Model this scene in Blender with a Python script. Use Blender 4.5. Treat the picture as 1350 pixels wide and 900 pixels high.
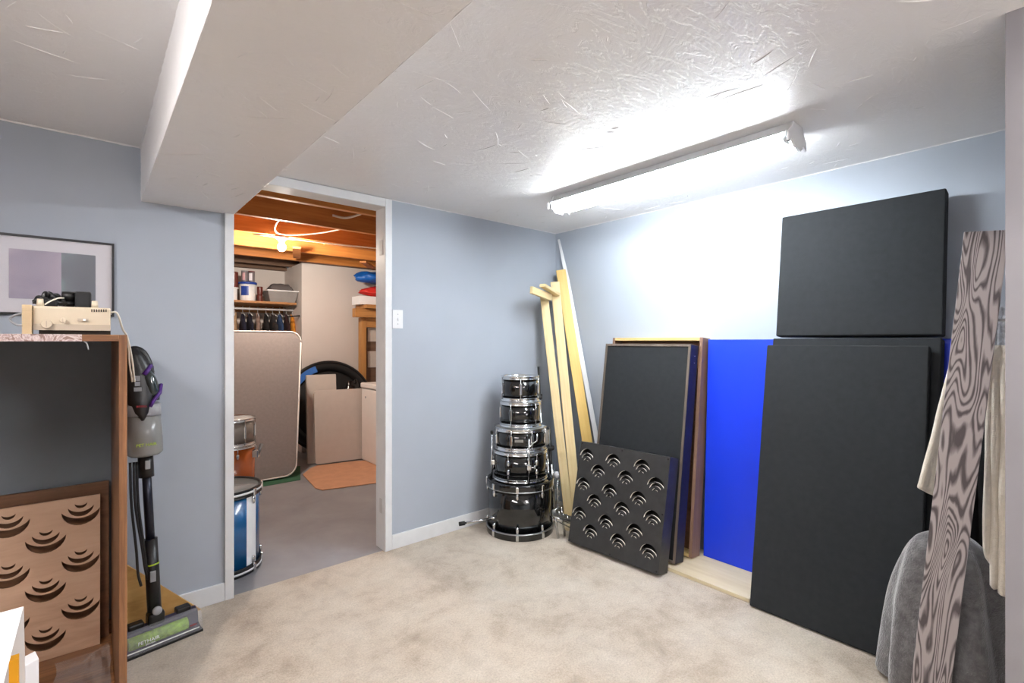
import bpy, bmesh, math, random
from mathutils import Vector, Matrix, noise
random.seed(7)
for o in list(bpy.data.objects): bpy.data.objects.remove(o)
S = bpy.context.scene
C = S.collection
R = math.radians
PI = math.pi
# ---------------------------------------------------------------- camera
H = 1.27; FPX = 643.0; YAW = R(40.8)
cd = bpy.data.cameras.new('camera'); cam = bpy.data.objects.new('camera', cd); C.objects.link(cam)
cam.location = (0, 0, H); cam.rotation_euler = (R(90), 0, -YAW)
cd.sensor_width = 36; cd.lens = FPX / 1350 * 36; cd.clip_start = 0.02
S.camera = cam
S.view_settings.view_transform = 'Standard'; S.view_settings.look = 'None'
S.view_settings.gamma = 1; S.view_settings.use_curve_mapping = False
S.view_settings.exposure = 1.18
# ---------------------------------------------------------------- world: dim indoor ambience of a closed basement
W = bpy.data.worlds.new('world'); S.world = W; W.use_nodes = True
W.node_tree.nodes['Background'].inputs[0].default_value = (0.8, 0.85, 0.9, 1)
W.node_tree.nodes['Background'].inputs[1].default_value = 0.05
TUBE_A = 40.0      # fluorescent tubes over the panels
TUBE_B = 44.0      # fluorescent tubes left of the soffit
TUBE_FILL = 78.0      # added fill tubes, out of view, in front of the partition
BULB = 820.0
CEIL = 2.137; YB = 2.74; XR = 2.83
# ---------------------------------------------------------------- pixel helpers (a pixel is a direction only)
SA, CA = math.sin(YAW), math.cos(YAW)
def ray(px, py):
    u = (px - 675) / FPX; v = (450 - py) / FPX
    return Vector((SA + u * CA, CA - u * SA, v))
def on_floor(px, py, z=0.0):
    r = ray(px, py); return r * ((z - H) / r.z) + Vector((0, 0, H))
def on_y(px, py, Y):
    r = ray(px, py); return r * (Y / r.y) + Vector((0, 0, H))
def on_x(px, py, X):
    r = ray(px, py); return r * (X / r.x) + Vector((0, 0, H))
# ---------------------------------------------------------------- materials
MATS = {}
def srgb(r, g, b):
    f = lambda c: (c / 255 / 12.92) if c / 255 <= 0.04045 else ((c / 255 + 0.055) / 1.055) ** 2.4
    return (f(r), f(g), f(b), 1)
def newmat(name):
    m = bpy.data.materials.new(name); m.use_nodes = True
    nt = m.node_tree; return m, nt, nt.nodes['Principled BSDF']
def coords(nt, scale=(1, 1, 1), rot=(0, 0, 0), kind='Object'):
    tc = nt.nodes.new('ShaderNodeTexCoord'); mp = nt.nodes.new('ShaderNodeMapping')
    mp.inputs['Scale'].default_value = scale; mp.inputs['Rotation'].default_value = rot
    nt.links.new(tc.outputs[kind], mp.inputs['Vector']); return mp.outputs['Vector']
def noise_node(nt, vec, scale, detail=4, rough=0.55, dist=0):
    n = nt.nodes.new('ShaderNodeTexNoise'); n.inputs['Scale'].default_value = scale
    n.inputs['Detail'].default_value = detail; n.inputs['Roughness'].default_value = rough
    n.inputs['Distortion'].default_value = dist
    nt.links.new(vec, n.inputs['Vector']); return n.outputs['Fac']
def ramp(nt, fac, stops):
    r = nt.nodes.new('ShaderNodeValToRGB'); e = r.color_ramp.elements
    while len(e) < len(stops): e.new(0.5)
    for i, (p, c) in enumerate(stops): e[i].position = p; e[i].color = c
    nt.links.new(fac, r.inputs['Fac']); return r.outputs['Color']
def bump(nt, b, fac, strength=0.2, dist=0.01):
    n = nt.nodes.new('ShaderNodeBump'); n.inputs['Strength'].default_value = strength
    n.inputs['Distance'].default_value = dist
    nt.links.new(fac, n.inputs['Height']); nt.links.new(n.outputs['Normal'], b.inputs['Normal'])
def plain(name, col, rough=0.5, metal=0.0, var=0.08, vscale=14, bmp=0.0, bscale=200, trans=0, spec=None, coat=0, sheen=0, alpha=1):
    if name in MATS: return MATS[name]
    m, nt, b = newmat(name)
    v = coords(nt)
    f = noise_node(nt, v, vscale, 3)
    d = tuple(c * (1 - var) for c in col[:3]) + (1,); l = tuple(min(1, c * (1 + var)) for c in col[:3]) + (1,)
    nt.links.new(ramp(nt, f, [(0.3, d), (0.7, l)]), b.inputs['Base Color'])
    b.inputs['Roughness'].default_value = rough; b.inputs['Metallic'].default_value = metal
    b.inputs['Transmission Weight'].default_value = trans
    b.inputs['Coat Weight'].default_value = coat; b.inputs['Sheen Weight'].default_value = sheen
    b.inputs['Alpha'].default_value = alpha
    if spec is not None: b.inputs['Specular IOR Level'].default_value = spec
    if bmp: bump(nt, b, noise_node(nt, v, bscale, 2), bmp, 0.004)
    MATS[name] = m; return m
def wood(name, dark, mid, light, axis='Z', scale=9, stretch=0.07, rough=0.45, knots=False, coat=0, dist=1.2):
    if name in MATS: return MATS[name]
    m, nt, b = newmat(name)
    sc = [1, 1, 1]; sc['XYZ'.index(axis)] = stretch
    v = coords(nt, tuple(sc))
    f = noise_node(nt, v, scale, 6, 0.6, dist)
    f2 = noise_node(nt, v, scale * 9, 3, 0.6, 0.4)
    mx = nt.nodes.new('ShaderNodeMath'); mx.operation = 'MULTIPLY_ADD'; mx.inputs[1].default_value = 0.3
    nt.links.new(f2, mx.inputs[0]); 
    m2 = nt.nodes.new('ShaderNodeMath'); m2.operation = 'MULTIPLY'; m2.inputs[1].default_value = 0.75
    nt.links.new(f, m2.inputs[0]); nt.links.new(m2.outputs[0], mx.inputs[2])
    col = ramp(nt, mx.outputs[0], [(0.3, dark), (0.5, mid), (0.72, light)])
    if knots:
        vo = nt.nodes.new('ShaderNodeTexVoronoi'); vo.inputs['Scale'].default_value = 3.2
        sk = [1, 1, 1]; sk['XYZ'.index(axis)] = 0.6
        nt.links.new(coords(nt, tuple(sk)), vo.inputs['Vector'])
        kf = ramp(nt, vo.outputs['Distance'], [(0.03, (1, 1, 1, 1)), (0.07, (0, 0, 0, 1))])
        mix = nt.nodes.new('ShaderNodeMixRGB'); mix.inputs['Color2'].default_value = tuple(c * 0.35 for c in mid[:3]) + (1,)
        nt.links.new(kf, mix.inputs['Fac']); nt.links.new(col, mix.inputs['Color1']); col = mix.outputs['Color']
    nt.links.new(col, b.inputs['Base Color'])
    b.inputs['Roughness'].default_value = rough; b.inputs['Coat Weight'].default_value = coat
    bump(nt, b, f2, 0.12, 0.002)
    MATS[name] = m; return m
def emit(name, col, s):
    m, nt, b = newmat(name)
    b.inputs['Base Color'].default_value = col; b.inputs['Emission Color'].default_value = col
    b.inputs['Emission Strength'].default_value = s
    MATS[name] = m; return m

def wall_paint(name, col):
    m, nt, b = newmat(name); v = coords(nt)
    f = noise_node(nt, v, 1.3, 4)
    d = tuple(c * 0.95 for c in col[:3]) + (1,); l = tuple(c * 1.04 for c in col[:3]) + (1,)
    nt.links.new(ramp(nt, f, [(0.3, d), (0.7, l)]), b.inputs['Base Color'])
    b.inputs['Roughness'].default_value = 0.55
    bump(nt, b, noise_node(nt, v, 160, 3), 0.06, 0.003)
    MATS[name] = m; return m
def plaster():
    m, nt, b = newmat('ceiling_plaster'); v = coords(nt)
    b.inputs['Base Color'].default_value = (0.88, 0.875, 0.88, 1); b.inputs['Roughness'].default_value = 0.36
    f = noise_node(nt, v, 3.5, 8, 0.65, 1.5)
    g = noise_node(nt, coords(nt, (0.5, 1.6, 1), (0, 0, 0.6)), 9, 6, 0.6, 2.5)
    r = ramp(nt, g, [(0.46, (0, 0, 0, 1)), (0.52, (1, 1, 1, 1))])
    a = nt.nodes.new('ShaderNodeMath'); a.operation = 'MULTIPLY_ADD'; a.inputs[1].default_value = 0.25
    nt.links.new(r, a.inputs[0]); nt.links.new(f, a.inputs[2])
    bump(nt, b, a.outputs[0], 0.2, 0.02)
    return m
def carpet():
    m, nt, b = newmat('carpet_beige'); v = coords(nt)
    big = noise_node(nt, v, 3.0, 8, 0.68, 0.25)
    mid = noise_node(nt, v, 11, 5, 0.65, 0.6)
    fine = noise_node(nt, v, 130, 6, 0.75)
    c1 = ramp(nt, big, [(0.32, srgb(178, 162, 144)), (0.48, srgb(206, 193, 176)), (0.68, srgb(216, 206, 191))])
    c2 = ramp(nt, mid, [(0.3, (0.86, 0.85, 0.84, 1)), (0.55, (1, 1, 1, 1))])
    c3 = ramp(nt, fine, [(0.34, (0.66, 0.65, 0.63, 1)), (0.6, (1, 1, 1, 1))])
    a = nt.nodes.new('ShaderNodeMixRGB'); a.blend_type = 'MULTIPLY'; a.inputs[0].default_value = 1
    bb = nt.nodes.new('ShaderNodeMixRGB'); bb.blend_type = 'MULTIPLY'; bb.inputs[0].default_value = 0.8
    nt.links.new(c1, a.inputs[1]); nt.links.new(c2, a.inputs[2]); nt.links.new(a.outputs[0], bb.inputs[1]); nt.links.new(c3, bb.inputs[2])
    nt.links.new(bb.outputs[0], b.inputs['Base Color']); b.inputs['Roughness'].default_value = 0.95
    b.inputs['Specular IOR Level'].default_value = 0.1; b.inputs['Sheen Weight'].default_value = 0.2
    ad = nt.nodes.new('ShaderNodeMath'); ad.operation = 'MULTIPLY_ADD'; ad.inputs[1].default_value = 0.5
    nt.links.new(mid, ad.inputs[0]); nt.links.new(fine, ad.inputs[2])
    bump(nt, b, ad.outputs[0], 0.6, 0.008)
    return m
def concrete(name, a, c, rough):
    m, nt, b = newmat(name); v = coords(nt)
    f = noise_node(nt, v, 2.5, 8, 0.6, 0.4)
    nt.links.new(ramp(nt, f, [(0.3, a), (0.7, c)]), b.inputs['Base Color'])
    b.inputs['Roughness'].default_value = rough
    bump(nt, b, noise_node(nt, v, 30, 6), 0.08, 0.004)
    return m
def faux_grain():
    # printed wood-look plank: contour lines of a stretched noise give the cathedral grain
    m, nt, b = newmat('printed_grey_woodgrain')
    v = coords(nt, (1, 1, 0.12))
    f = noise_node(nt, v, 19, 1.3, 0.35, 0.4)
    mul = nt.nodes.new('ShaderNodeMath'); mul.operation = 'MULTIPLY'; mul.inputs[1].default_value = 20
    nt.links.new(f, mul.inputs[0])
    fr = nt.nodes.new('ShaderNodeMath'); fr.operation = 'PINGPONG'; fr.inputs[1].default_value = 0.5
    nt.links.new(mul.outputs[0], fr.inputs[0])
    f2 = noise_node(nt, coords(nt, (1, 1, 0.12)), 90, 3)
    ad = nt.nodes.new('ShaderNodeMath'); ad.operation = 'MULTIPLY_ADD'; ad.inputs[1].default_value = 0.42
    nt.links.new(f2, ad.inputs[0]); nt.links.new(fr.outputs[0], ad.inputs[2])
    nt.links.new(ramp(nt, ad.outputs[0], [(0.28, srgb(92, 85, 87)), (0.40, srgb(140, 131, 132)), (0.52, srgb(184, 176, 176))]), b.inputs['Base Color'])
    b.inputs['Roughness'].default_value = 0.5
    return m

M_WALL = wall_paint('wall_blue_grey', srgb(174, 182, 193))
M_PART = wall_paint('wall_grey_lilac', srgb(132, 129, 134))
M_UWALL = wall_paint('utility_white_wall', srgb(214, 206, 201))
M_PLASTER = plaster(); M_CARPET = carpet()
M_CONC = concrete('painted_grey_concrete', srgb(128, 128, 132), srgb(150, 150, 154), 0.42)
M_TRIM = plain('white_trim_paint', srgb(228, 230, 232), 0.4, var=0.03)
M_BLKF = plain('black_felt', srgb(27, 30, 33), 0.85, var=0.18, vscale=30, bmp=0.25, bscale=420)
M_BLKG = plain('black_satin_paint', srgb(48, 48, 48), 0.42, var=0.2, vscale=20, bmp=0.08, bscale=150)
M_BLKD = plain('black_inside', srgb(14, 14, 15), 0.8)
M_NAVY = plain('navy_reflection', srgb(26, 28, 44), 0.5, var=0.3, vscale=25)
M_BLUE = plain('royal_blue_board', srgb(22, 60, 222), 0.38, var=0.04, vscale=3)
M_LITCUT = plain('lit_cut_edge', srgb(228, 224, 214), 0.7)  # cut edges whitened to hold the light that catches them
M_BIRCH = wood('birch_plate', srgb(178, 140, 112), srgb(206, 170, 142), srgb(219, 187, 160), 'X', 5, 0.2, 0.5, dist=0.6)
M_BURNT = plain('laser_burnt_edge', srgb(112, 78, 50), 0.8)
M_WALNUT = wood('walnut_cabinet', srgb(82, 52, 33), srgb(122, 82, 51), srgb(158, 112, 72), 'Z', 42, 0.035, 0.4, coat=0.15)
M_WALNUTX = wood('walnut_cabinet_x', srgb(82, 52, 33), srgb(122, 82, 51), srgb(158, 112, 72), 'X', 42, 0.035, 0.4, coat=0.15)
M_BROWNB = wood('brown_board', srgb(94, 64, 43), srgb(124, 86, 58), srgb(140, 98, 70), 'X', 9, 0.08, 0.5)
M_PINE = wood('pale_pine', srgb(214, 186, 132), srgb(232, 208, 156), srgb(242, 224, 180), 'Z', 8, 0.04, 0.55, knots=True)
M_PINEY = wood('yellow_pine', srgb(206, 164, 84), srgb(224, 188, 108), srgb(236, 206, 134), 'Z', 8, 0.04, 0.5, knots=True)
M_PINEX = wood('pine_rail', srgb(186, 152, 92), srgb(210, 180, 120), srgb(222, 196, 140), 'X', 8, 0.05, 0.55)
M_CEDAR = wood('weathered_brown_pine', srgb(92, 66, 52), srgb(128, 98, 80), srgb(152, 120, 98), 'Z', 7, 0.06, 0.6, knots=True)
M_PLY = wood('plywood_sheet', srgb(206, 186, 148), srgb(222, 205, 170), srgb(232, 218, 188), 'Y', 5, 0.12, 0.55)
M_GOLD = wood('golden_plywood', srgb(164, 116, 56), srgb(196, 150, 84), srgb(212, 168, 104), 'X', 6, 0.25, 0.5, dist=2.5)
M_JOIST = wood('joist_lumber', srgb(132, 74, 26), srgb(178, 108, 44), srgb(204, 136, 66), 'X', 7, 0.05, 0.65, knots=True)
M_JOISTD = wood('dark_end_beam', srgb(84, 60, 46), srgb(106, 80, 62), srgb(120, 92, 74), 'X', 7, 0.05, 0.7)
M_SUB = wood('subfloor_boards', srgb(110, 62, 28), srgb(140, 86, 42), srgb(160, 102, 56), 'Y', 6, 0.08, 0.7)
M_CHROME = plain('chrome', srgb(222, 224, 226), 0.12, 1.0, var=0.02)
M_STEEL = plain('brushed_steel', srgb(170, 172, 174), 0.32, 1.0, var=0.05)
M_DRUM = plain('glossy_black_wrap', srgb(16, 17, 18), 0.10, var=0.2, vscale=6, coat=0.6)
M_HEADC = plain('drum_head_film', srgb(196, 200, 200), 0.25, var=0.04)
M_BLKP = plain('black_plastic', srgb(22, 22, 24), 0.35, var=0.15)
M_RUB = plain('black_rubber', srgb(18, 18, 18), 0.7)
M_WHITEP = plain('white_plastic', srgb(236, 238, 240), 0.35, var=0.02)
M_FIXT = plain('white_enamel_metal', srgb(226, 228, 230), 0.4, var=0.02)
M_BEIGE = plain('beige_plastic', srgb(212, 198, 174), 0.45, var=0.03)
M_BEIGE2 = plain('beige_plastic_lower', srgb(186, 172, 152), 0.5, var=0.03)
M_TAN = plain('tan_ribbed_plastic', srgb(214, 190, 150), 0.5, var=0.04)
M_DARKB = plain('dark_brown_base', srgb(48, 38, 24), 0.6)
M_CORD = plain('ivory_cord', srgb(226, 218, 204), 0.5)
M_GLOVE = plain('purple_plastic', srgb(82, 40, 130), 0.3, var=0.1)
M_DKPURP = plain('dark_purple_plastic', srgb(44, 38, 62), 0.35, var=0.1)
M_GRAYP = plain('grey_plastic', srgb(150, 152, 156), 0.4)
M_SMOKE = plain('smoky_clear_plastic', srgb(190, 190, 188), 0.18, var=0.05, trans=0.55)
M_CLEAR = plain('clear_plastic', srgb(236, 238, 240), 0.08, var=0.0, alpha=0.10)
M_GREENB = plain('lime_brush', srgb(132, 168, 50), 0.6, var=0.4, vscale=60)
M_WAND = plain('gunmetal_wand', srgb(44, 46, 58), 0.28, 0.6)
M_LIME = plain('lime_print', srgb(176, 206, 40), 0.5)
M_WHITET = plain('white_print', srgb(238, 240, 238), 0.5, var=0.0)
M_REDT = plain('red_print', srgb(196, 52, 60), 0.5, var=0.0)
M_CREAM = plain('cream_fleece', srgb(228, 218, 202), 0.95, var=0.06, vscale=60, bmp=0.7, bscale=260, sheen=0.4)
M_GREYB = plain('grey_plush', srgb(94, 91, 91), 0.8, var=0.35, vscale=45, bmp=0.8, bscale=160, sheen=0.8)
M_WHITEF = plain('white_lace_cloth', srgb(206, 210, 216), 0.9, var=0.3, vscale=70, bmp=0.5, bscale=160)
M_TEAL = plain('dark_teal_cloth', srgb(28, 62, 82), 0.9)
M_MATT = plain('grey_mattress_cloth', srgb(150, 141, 138), 0.9, var=0.06, vscale=40, bmp=0.2, bscale=300)
M_PIPE = plain('white_piping', srgb(226, 220, 216), 0.7)
M_SKYB = plain('sky_blue_wrap', srgb(22, 88, 140), 0.25, var=0.15, vscale=8, coat=0.5)
M_ORNG = plain('orange_stain_wrap', srgb(170, 84, 30), 0.25, var=0.15, vscale=8, coat=0.4)
M_SILV = plain('dull_silver_wrap', srgb(150, 142, 134), 0.4, 0.5, var=0.1)
M_RUGO = plain('terracotta_mat', srgb(194, 146, 114), 0.9, var=0.08, vscale=10, bmp=0.3)
M_GREENM = plain('green_mat', srgb(46, 92, 66), 0.9)
M_PANELW = plain('off_white_laminate', srgb(196, 186, 178), 0.5, var=0.03)
M_APPL = plain('white_appliance_enamel', srgb(228, 222, 218), 0.3, var=0.02)
M_BAGB = plain('black_bin_bag', srgb(14, 14, 15), 0.22, var=0.2, bmp=0.5, bscale=30)
M_SHELF = wood('pine_shelf', srgb(150, 102, 60), srgb(178, 126, 78), srgb(194, 144, 96), 'X', 7, 0.06, 0.55)
M_FRAME = plain('black_picture_frame', srgb(30, 30, 34), 0.35)
M_MATB = plain('white_mat_board', srgb(228, 224, 230), 0.8, var=0.01)

# ---------------------------------------------------------------- mesh helpers
def add_box(bm, lo, hi, M=None, mi=0):
    x0, y0, z0 = lo; x1, y1, z1 = hi
    vs = [bm.verts.new((x, y, z)) for x in (x0, x1) for y in (y0, y1) for z in (z0, z1)]
    if M is not None:
        for v in vs: v.co = M @ v.co
    for f in ((0, 1, 3, 2), (4, 6, 7, 5), (0, 4, 5, 1), (2, 3, 7, 6), (0, 2, 6, 4), (1, 5, 7, 3)):
        fc = bm.faces.new([vs[i] for i in f]); fc.material_index = mi
    return vs
def frame_of(d):
    d = d.normalized(); up = Vector((0, 0, 1)) if abs(d.z) < 0.95 else Vector((1, 0, 0))
    a = d.cross(up).normalized(); return a, a.cross(d).normalized()
def add_cyl(bm, p0, p1, r0, r1=None, seg=14, caps=True, mi=0):
    p0 = Vector(p0); p1 = Vector(p1); r1 = r0 if r1 is None else r1
    a, b = frame_of(p1 - p0)
    rings = []
    for p, r in ((p0, r0), (p1, r1)):
        rings.append([bm.verts.new(p + (a * math.cos(2 * PI * i / seg) + b * math.sin(2 * PI * i / seg)) * r) for i in range(seg)])
    for i in range(seg):
        f = bm.faces.new((rings[0][i], rings[0][(i + 1) % seg], rings[1][(i + 1) % seg], rings[1][i])); f.smooth = True; f.material_index = mi
    if caps:
        for k, rg in enumerate(rings):
            f = bm.faces.new(rg if k else rg[::-1]); f.material_index = mi
def add_tube(bm, pts, r, seg=8, mi=0):
    pts = [Vector(p) for p in pts]; rings = []; pa = None
    for i, p in enumerate(pts):
        d = (pts[min(i + 1, len(pts) - 1)] - pts[max(i - 1, 0)]).normalized()
        if pa is None: a, b = frame_of(d)
        else:
            a = (pa - d * pa.dot(d)).normalized(); b = a.cross(d)
        pa = a
        rr = r[i] if isinstance(r, (list, tuple)) else r
        rings.append([bm.verts.new(p + (a * math.cos(2 * PI * k / seg) + b * math.sin(2 * PI * k / seg)) * rr) for k in range(seg)])
    for i in range(len(rings) - 1):
        for k in range(seg):
            f = bm.faces.new((rings[i][k], rings[i][(k + 1) % seg], rings[i + 1][(k + 1) % seg], rings[i + 1][k])); f.smooth = True; f.material_index = mi
    bm.faces.new(rings[0][::-1]).material_index = mi; bm.faces.new(rings[-1]).material_index = mi
def spline(pts, n=8):
    pts = [Vector(p) for p in pts]; out = []
    P = [pts[0] * 2 - pts[1]] + pts + [pts[-1] * 2 - pts[-2]]
    for i in range(1, len(P) - 2):
        for k in range(n):
            t = k / n; a, b, c, d = P[i - 1], P[i], P[i + 1], P[i + 2]
            out.append(0.5 * ((2 * b) + (c - a) * t + (2 * a - 5 * b + 4 * c - d) * t * t + (3 * b - a - 3 * c + d) * t ** 3))
    out.append(pts[-1]); return out
def add_lathe(bm, prof, seg=40, c=(0, 0, 0), closed=False, mi=0, smooth=True):
    c = Vector(c); rings = []
    for r, z in prof:
        if r < 1e-6: rings.append([bm.verts.new(c + Vector((0, 0, z)))])
        else: rings.append([bm.verts.new(c + Vector((r * math.cos(2 * PI * i / seg), r * math.sin(2 * PI * i / seg), z))) for i in range(seg)])
    n = len(rings)
    for j in range(n if closed else n - 1):
        A, B = rings[j], rings[(j + 1) % n]
        for i in range(seg):
            k = (i + 1) % seg
            if len(A) == 1 and len(B) == 1: continue
            if len(A) == 1: f = bm.faces.new((A[0], B[k], B[i]))
            elif len(B) == 1: f = bm.faces.new((A[i], A[k], B[0]))
            else: f = bm.faces.new((A[i], A[k], B[k], B[i]))
            f.smooth = smooth; f.material_index = mi
def add_prism(bm, pts, vec, mi=0):
    vec = Vector(vec)
    a = [bm.verts.new(Vector(p)) for p in pts]; b = [bm.verts.new(Vector(p) + vec) for p in pts]
    bm.faces.new(a).material_index = mi; bm.faces.new(b[::-1]).material_index = mi
    n = len(pts)
    for i in range(n):
        bm.faces.new((a[i], b[i], b[(i + 1) % n], a[(i + 1) % n])).material_index = mi
def rounded_rect(w, h, r, n=6, x0=0, y0=0):
    out = []
    for cx, cy, a0 in ((w - r, h - r, 0), (r, h - r, 90), (r, r, 180), (w - r, r, 270)):
        for k in range(n + 1):
            a = R(a0 + 90 * k / n); out.append((x0 + cx + r * math.cos(a), y0 + cy + r * math.sin(a)))
    return out
def BM(): return bmesh.new()
def mtx(o):
    return Matrix.LocRotScale(o.location, o.rotation_euler, None)
def obj(name, bm, mat, parent=None, world=False, bevel=0, seg=2, loc=None, rot=None, solid=0, subd=0):
    if world and parent is not None:
        M = mtx(parent)
        if parent.parent: M = mtx(parent.parent) @ M
        bm.transform(M.inverted())
    bmesh.ops.recalc_face_normals(bm, faces=bm.faces[:])
    me = bpy.data.meshes.new(name); bm.to_mesh(me); bm.free()
    for m in (mat if isinstance(mat, (list, tuple)) else [mat]): me.materials.append(m)
    o = bpy.data.objects.new(name, me); C.objects.link(o)
    if parent is not None: o.parent = parent
    if loc is not None: o.location = loc
    if rot is not None: o.rotation_euler = rot
    if solid:
        s = o.modifiers.new('solid', 'SOLIDIFY'); s.thickness = solid; s.offset = 0
    if bevel:
        b = o.modifiers.new('bevel', 'BEVEL'); b.width = bevel; b.segments = seg; b.limit_method = 'ANGLE'; b.angle_limit = R(40)
    if subd:
        s = o.modifiers.new('subd', 'SUBSURF'); s.levels = subd; s.render_levels = subd
    return o
def box_obj(name, lo, hi, mat, parent=None, world=False, bevel=0):
    bm = BM(); add_box(bm, lo, hi); return obj(name, bm, mat, parent, world, bevel)
def thing(name, label, cat, loc=(0, 0, 0), rot=(0, 0, 0), group=None):
    o = bpy.data.objects.new(name, None); C.objects.link(o); o.empty_display_size = 0.05
    o.location = loc; o.rotation_euler = rot; o['label'] = label; o['category'] = cat
    if group: o['group'] = group
    return o
def tag(o, label, cat, group=None):
    o['label'] = label; o['category'] = cat
    if group: o['group'] = group
    return o
def struct(o, label=None, cat=None):
    o['kind'] = 'structure'
    if label: o['label'] = label; o['category'] = cat
    return o
def plate_with_holes(outer, holes, thick):
    """flat plate in local XZ, front at y=0, back at y=thick, with real cut-outs"""
    cu = bpy.data.curves.new('plate', 'CURVE'); cu.dimensions = '2D'; cu.fill_mode = 'BOTH'; cu.extrude = thick / 2
    for poly in [outer] + holes:
        sp = cu.splines.new('POLY'); sp.points.add(len(poly) - 1); sp.use_cyclic_u = True
        for p, (x, y) in zip(sp.points, poly): p.co = (x, y, 0, 1)
    t = bpy.data.objects.new('plate', cu); C.objects.link(t)
    bpy.context.view_layer.update()
    me = bpy.data.meshes.new_from_object(t.evaluated_get(bpy.context.evaluated_depsgraph_get()))
    bm = BM(); bm.from_mesh(me)
    bpy.data.objects.remove(t); bpy.data.meshes.remove(me); bpy.data.curves.remove(cu)
    for f in bm.faces: f.material_index = 0; f.smooth = False
    bmesh.ops.remove_doubles(bm, verts=bm.verts[:], dist=1e-6)
    for v in bm.verts: v.co = Vector((v.co.x, v.co.z + thick / 2, v.co.y))
    return bm
def text_mesh(body, size, extr=0.0004):
    cu = bpy.data.curves.new('text', 'FONT'); cu.body = body; cu.size = size; cu.extrude = extr; cu.resolution_u = 3
    cu.align_x = 'CENTER'; cu.align_y = 'CENTER'
    t = bpy.data.objects.new('text', cu); C.objects.link(t); bpy.context.view_layer.update()
    me = bpy.data.meshes.new_from_object(t.evaluated_get(bpy.context.evaluated_depsgraph_get()))
    bm = BM(); bm.from_mesh(me)
    bpy.data.objects.remove(t); bpy.data.meshes.remove(me); bpy.data.curves.remove(cu)
    for f in bm.faces: f.material_index = 0
    return bm
def N(p, s, seed=0):
    return noise.noise(Vector(p) * s + Vector((seed * 7.3, seed * 3.1, seed * 1.7)))

# ================================================================ THE SETTING
XL, YR = -3.0, -2.6
o = box_obj('floor', (XL, YR, -0.1), (XR, YB + 0.017, 0), M_CARPET); struct(o, 'beige worn carpet floor', 'floor')
DX0, DX1, DZ = 0.536, 1.345, 2.083
UY = YB + 0.115
bm = BM()
add_box(bm, (XL, YB, -0.1), (DX0 - 0.02, UY, 2.4)); add_box(bm, (DX1 + 0.02, YB, -0.1), (XR + 0.3, UY, 2.4)); add_box(bm, (DX0 - 0.02, YB, DZ + 0.02), (DX1 + 0.02, UY, 2.4))
struct(obj('wall_back', bm, M_WALL), 'blue grey painted wall with the doorway', 'wall')
struct(box_obj('wall_right', (XR, 0.0, -0.1), (XR + 0.1, YB, 2.3), M_WALL), 'blue grey wall behind the leaning panels', 'wall')
struct(box_obj('wall_partition', (1.83, YR, -0.1), (XR + 0.1, 0.124, 2.3), M_PART), 'grey lilac partition wall end', 'wall')
struct(box_obj('wall_left', (XL - 0.1, YR, -0.1), (XL, UY, 2.3), M_WALL), 'blue grey side wall', 'wall')
struct(box_obj('wall_rear', (XL, YR - 0.1, -0.1), (1.83, YR, 2.3), M_WALL), 'blue grey rear wall', 'wall')
ceil = struct(box_obj('ceiling', (XL, YR, CEIL), (XR, YB, CEIL + 0.1), M_PLASTER), 'white trowelled plaster ceiling', 'ceiling')
SX0, SX1, SZ = 0.17, 0.536, 1.90
# soffit with slightly ragged plaster arrises
bm = BM(); n = 420; rows = []
for i in range(n + 1):
    y = YR + (YB - YR) * i / n
    j = lambda s: 0.0022 * N((y, s, 0), 34, s)
    rows.append([bm.verts.new(p) for p in ((SX0 + j(1), y, CEIL), (SX0 + j(2), y, SZ + j(3)), (SX1 + j(4), y, SZ + j(5)), (SX1 + j(6), y, CEIL))])
for i in range(n):
    for k in range(3): bm.faces.new((rows[i][k], rows[i + 1][k], rows[i + 1][k + 1], rows[i][k + 1]))
bm.faces.new(rows[0]); bm.faces.new(rows[-1][::-1]); bm.faces.new([r[0] for r in rows] + [r[3] for r in rows][::-1])
sof = struct(obj('ceiling_soffit', bm, M_PLASTER), 'white plastered duct soffit running to the doorway', 'soffit')
# raised trowel ridges in the plaster
def ridges(area, z, count, name, parent, seed, vertical=None):
    rnd = random.Random(seed); bm = BM()
    for _ in range(count):
        L = rnd.uniform(0.02, 0.13) * rnd.choice((0.6, 1, 1, 1.5)); w = rnd.uniform(0.0012, 0.0035); hgt = rnd.uniform(0.0008, 0.0026)
        cx = rnd.uniform(area[0], area[1]); cy = rnd.uniform(area[2], area[3])
        a = rnd.choice((0.5, 0.7, 2.2, 1.4, 2.8)) + rnd.uniform(-0.4, 0.4); bend = rnd.uniform(-0.25, 0.25)
        prev = None; k = 5
        for i in range(k + 1):
            t = i / k - 0.5; aa = a + bend * t
            p = Vector((cx + math.cos(aa) * L * t, cy + math.sin(aa) * L * t, z)); q = Vector((-math.sin(aa), math.cos(aa), 0))
            ww = w * (1 - (2 * t) ** 2 * 0.9)
            cur = [bm.verts.new(p + q * ww + Vector((0, 0, 0.001))), bm.verts.new(p - Vector((0, 0, hgt * (1 - (2 * t) ** 2)))), bm.verts.new(p - q * ww + Vector((0, 0, 0.001)))]
            if prev:
                bm.faces.new((prev[0], cur[0], cur[1], prev[1])); bm.faces.new((prev[1], cur[1], cur[2], prev[2]))
            prev = cur
    o = obj(name, bm, M_PLASTER, parent); o['kind'] = 'stuff'; return o
ridges((SX1 + 0.05, XR - 0.05, -0.3, YB - 0.05), CEIL, 230, 'trowel_ridge', ceil, 1)
ridges((-1.2, SX0 - 0.05, 0.3, YB - 0.05), CEIL, 70, 'trowel_ridge', ceil, 2)
ridges((SX0 + 0.05, SX1 - 0.05, -0.3, YB - 0.05), SZ, 60, 'trowel_ridge', sof, 3)
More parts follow.
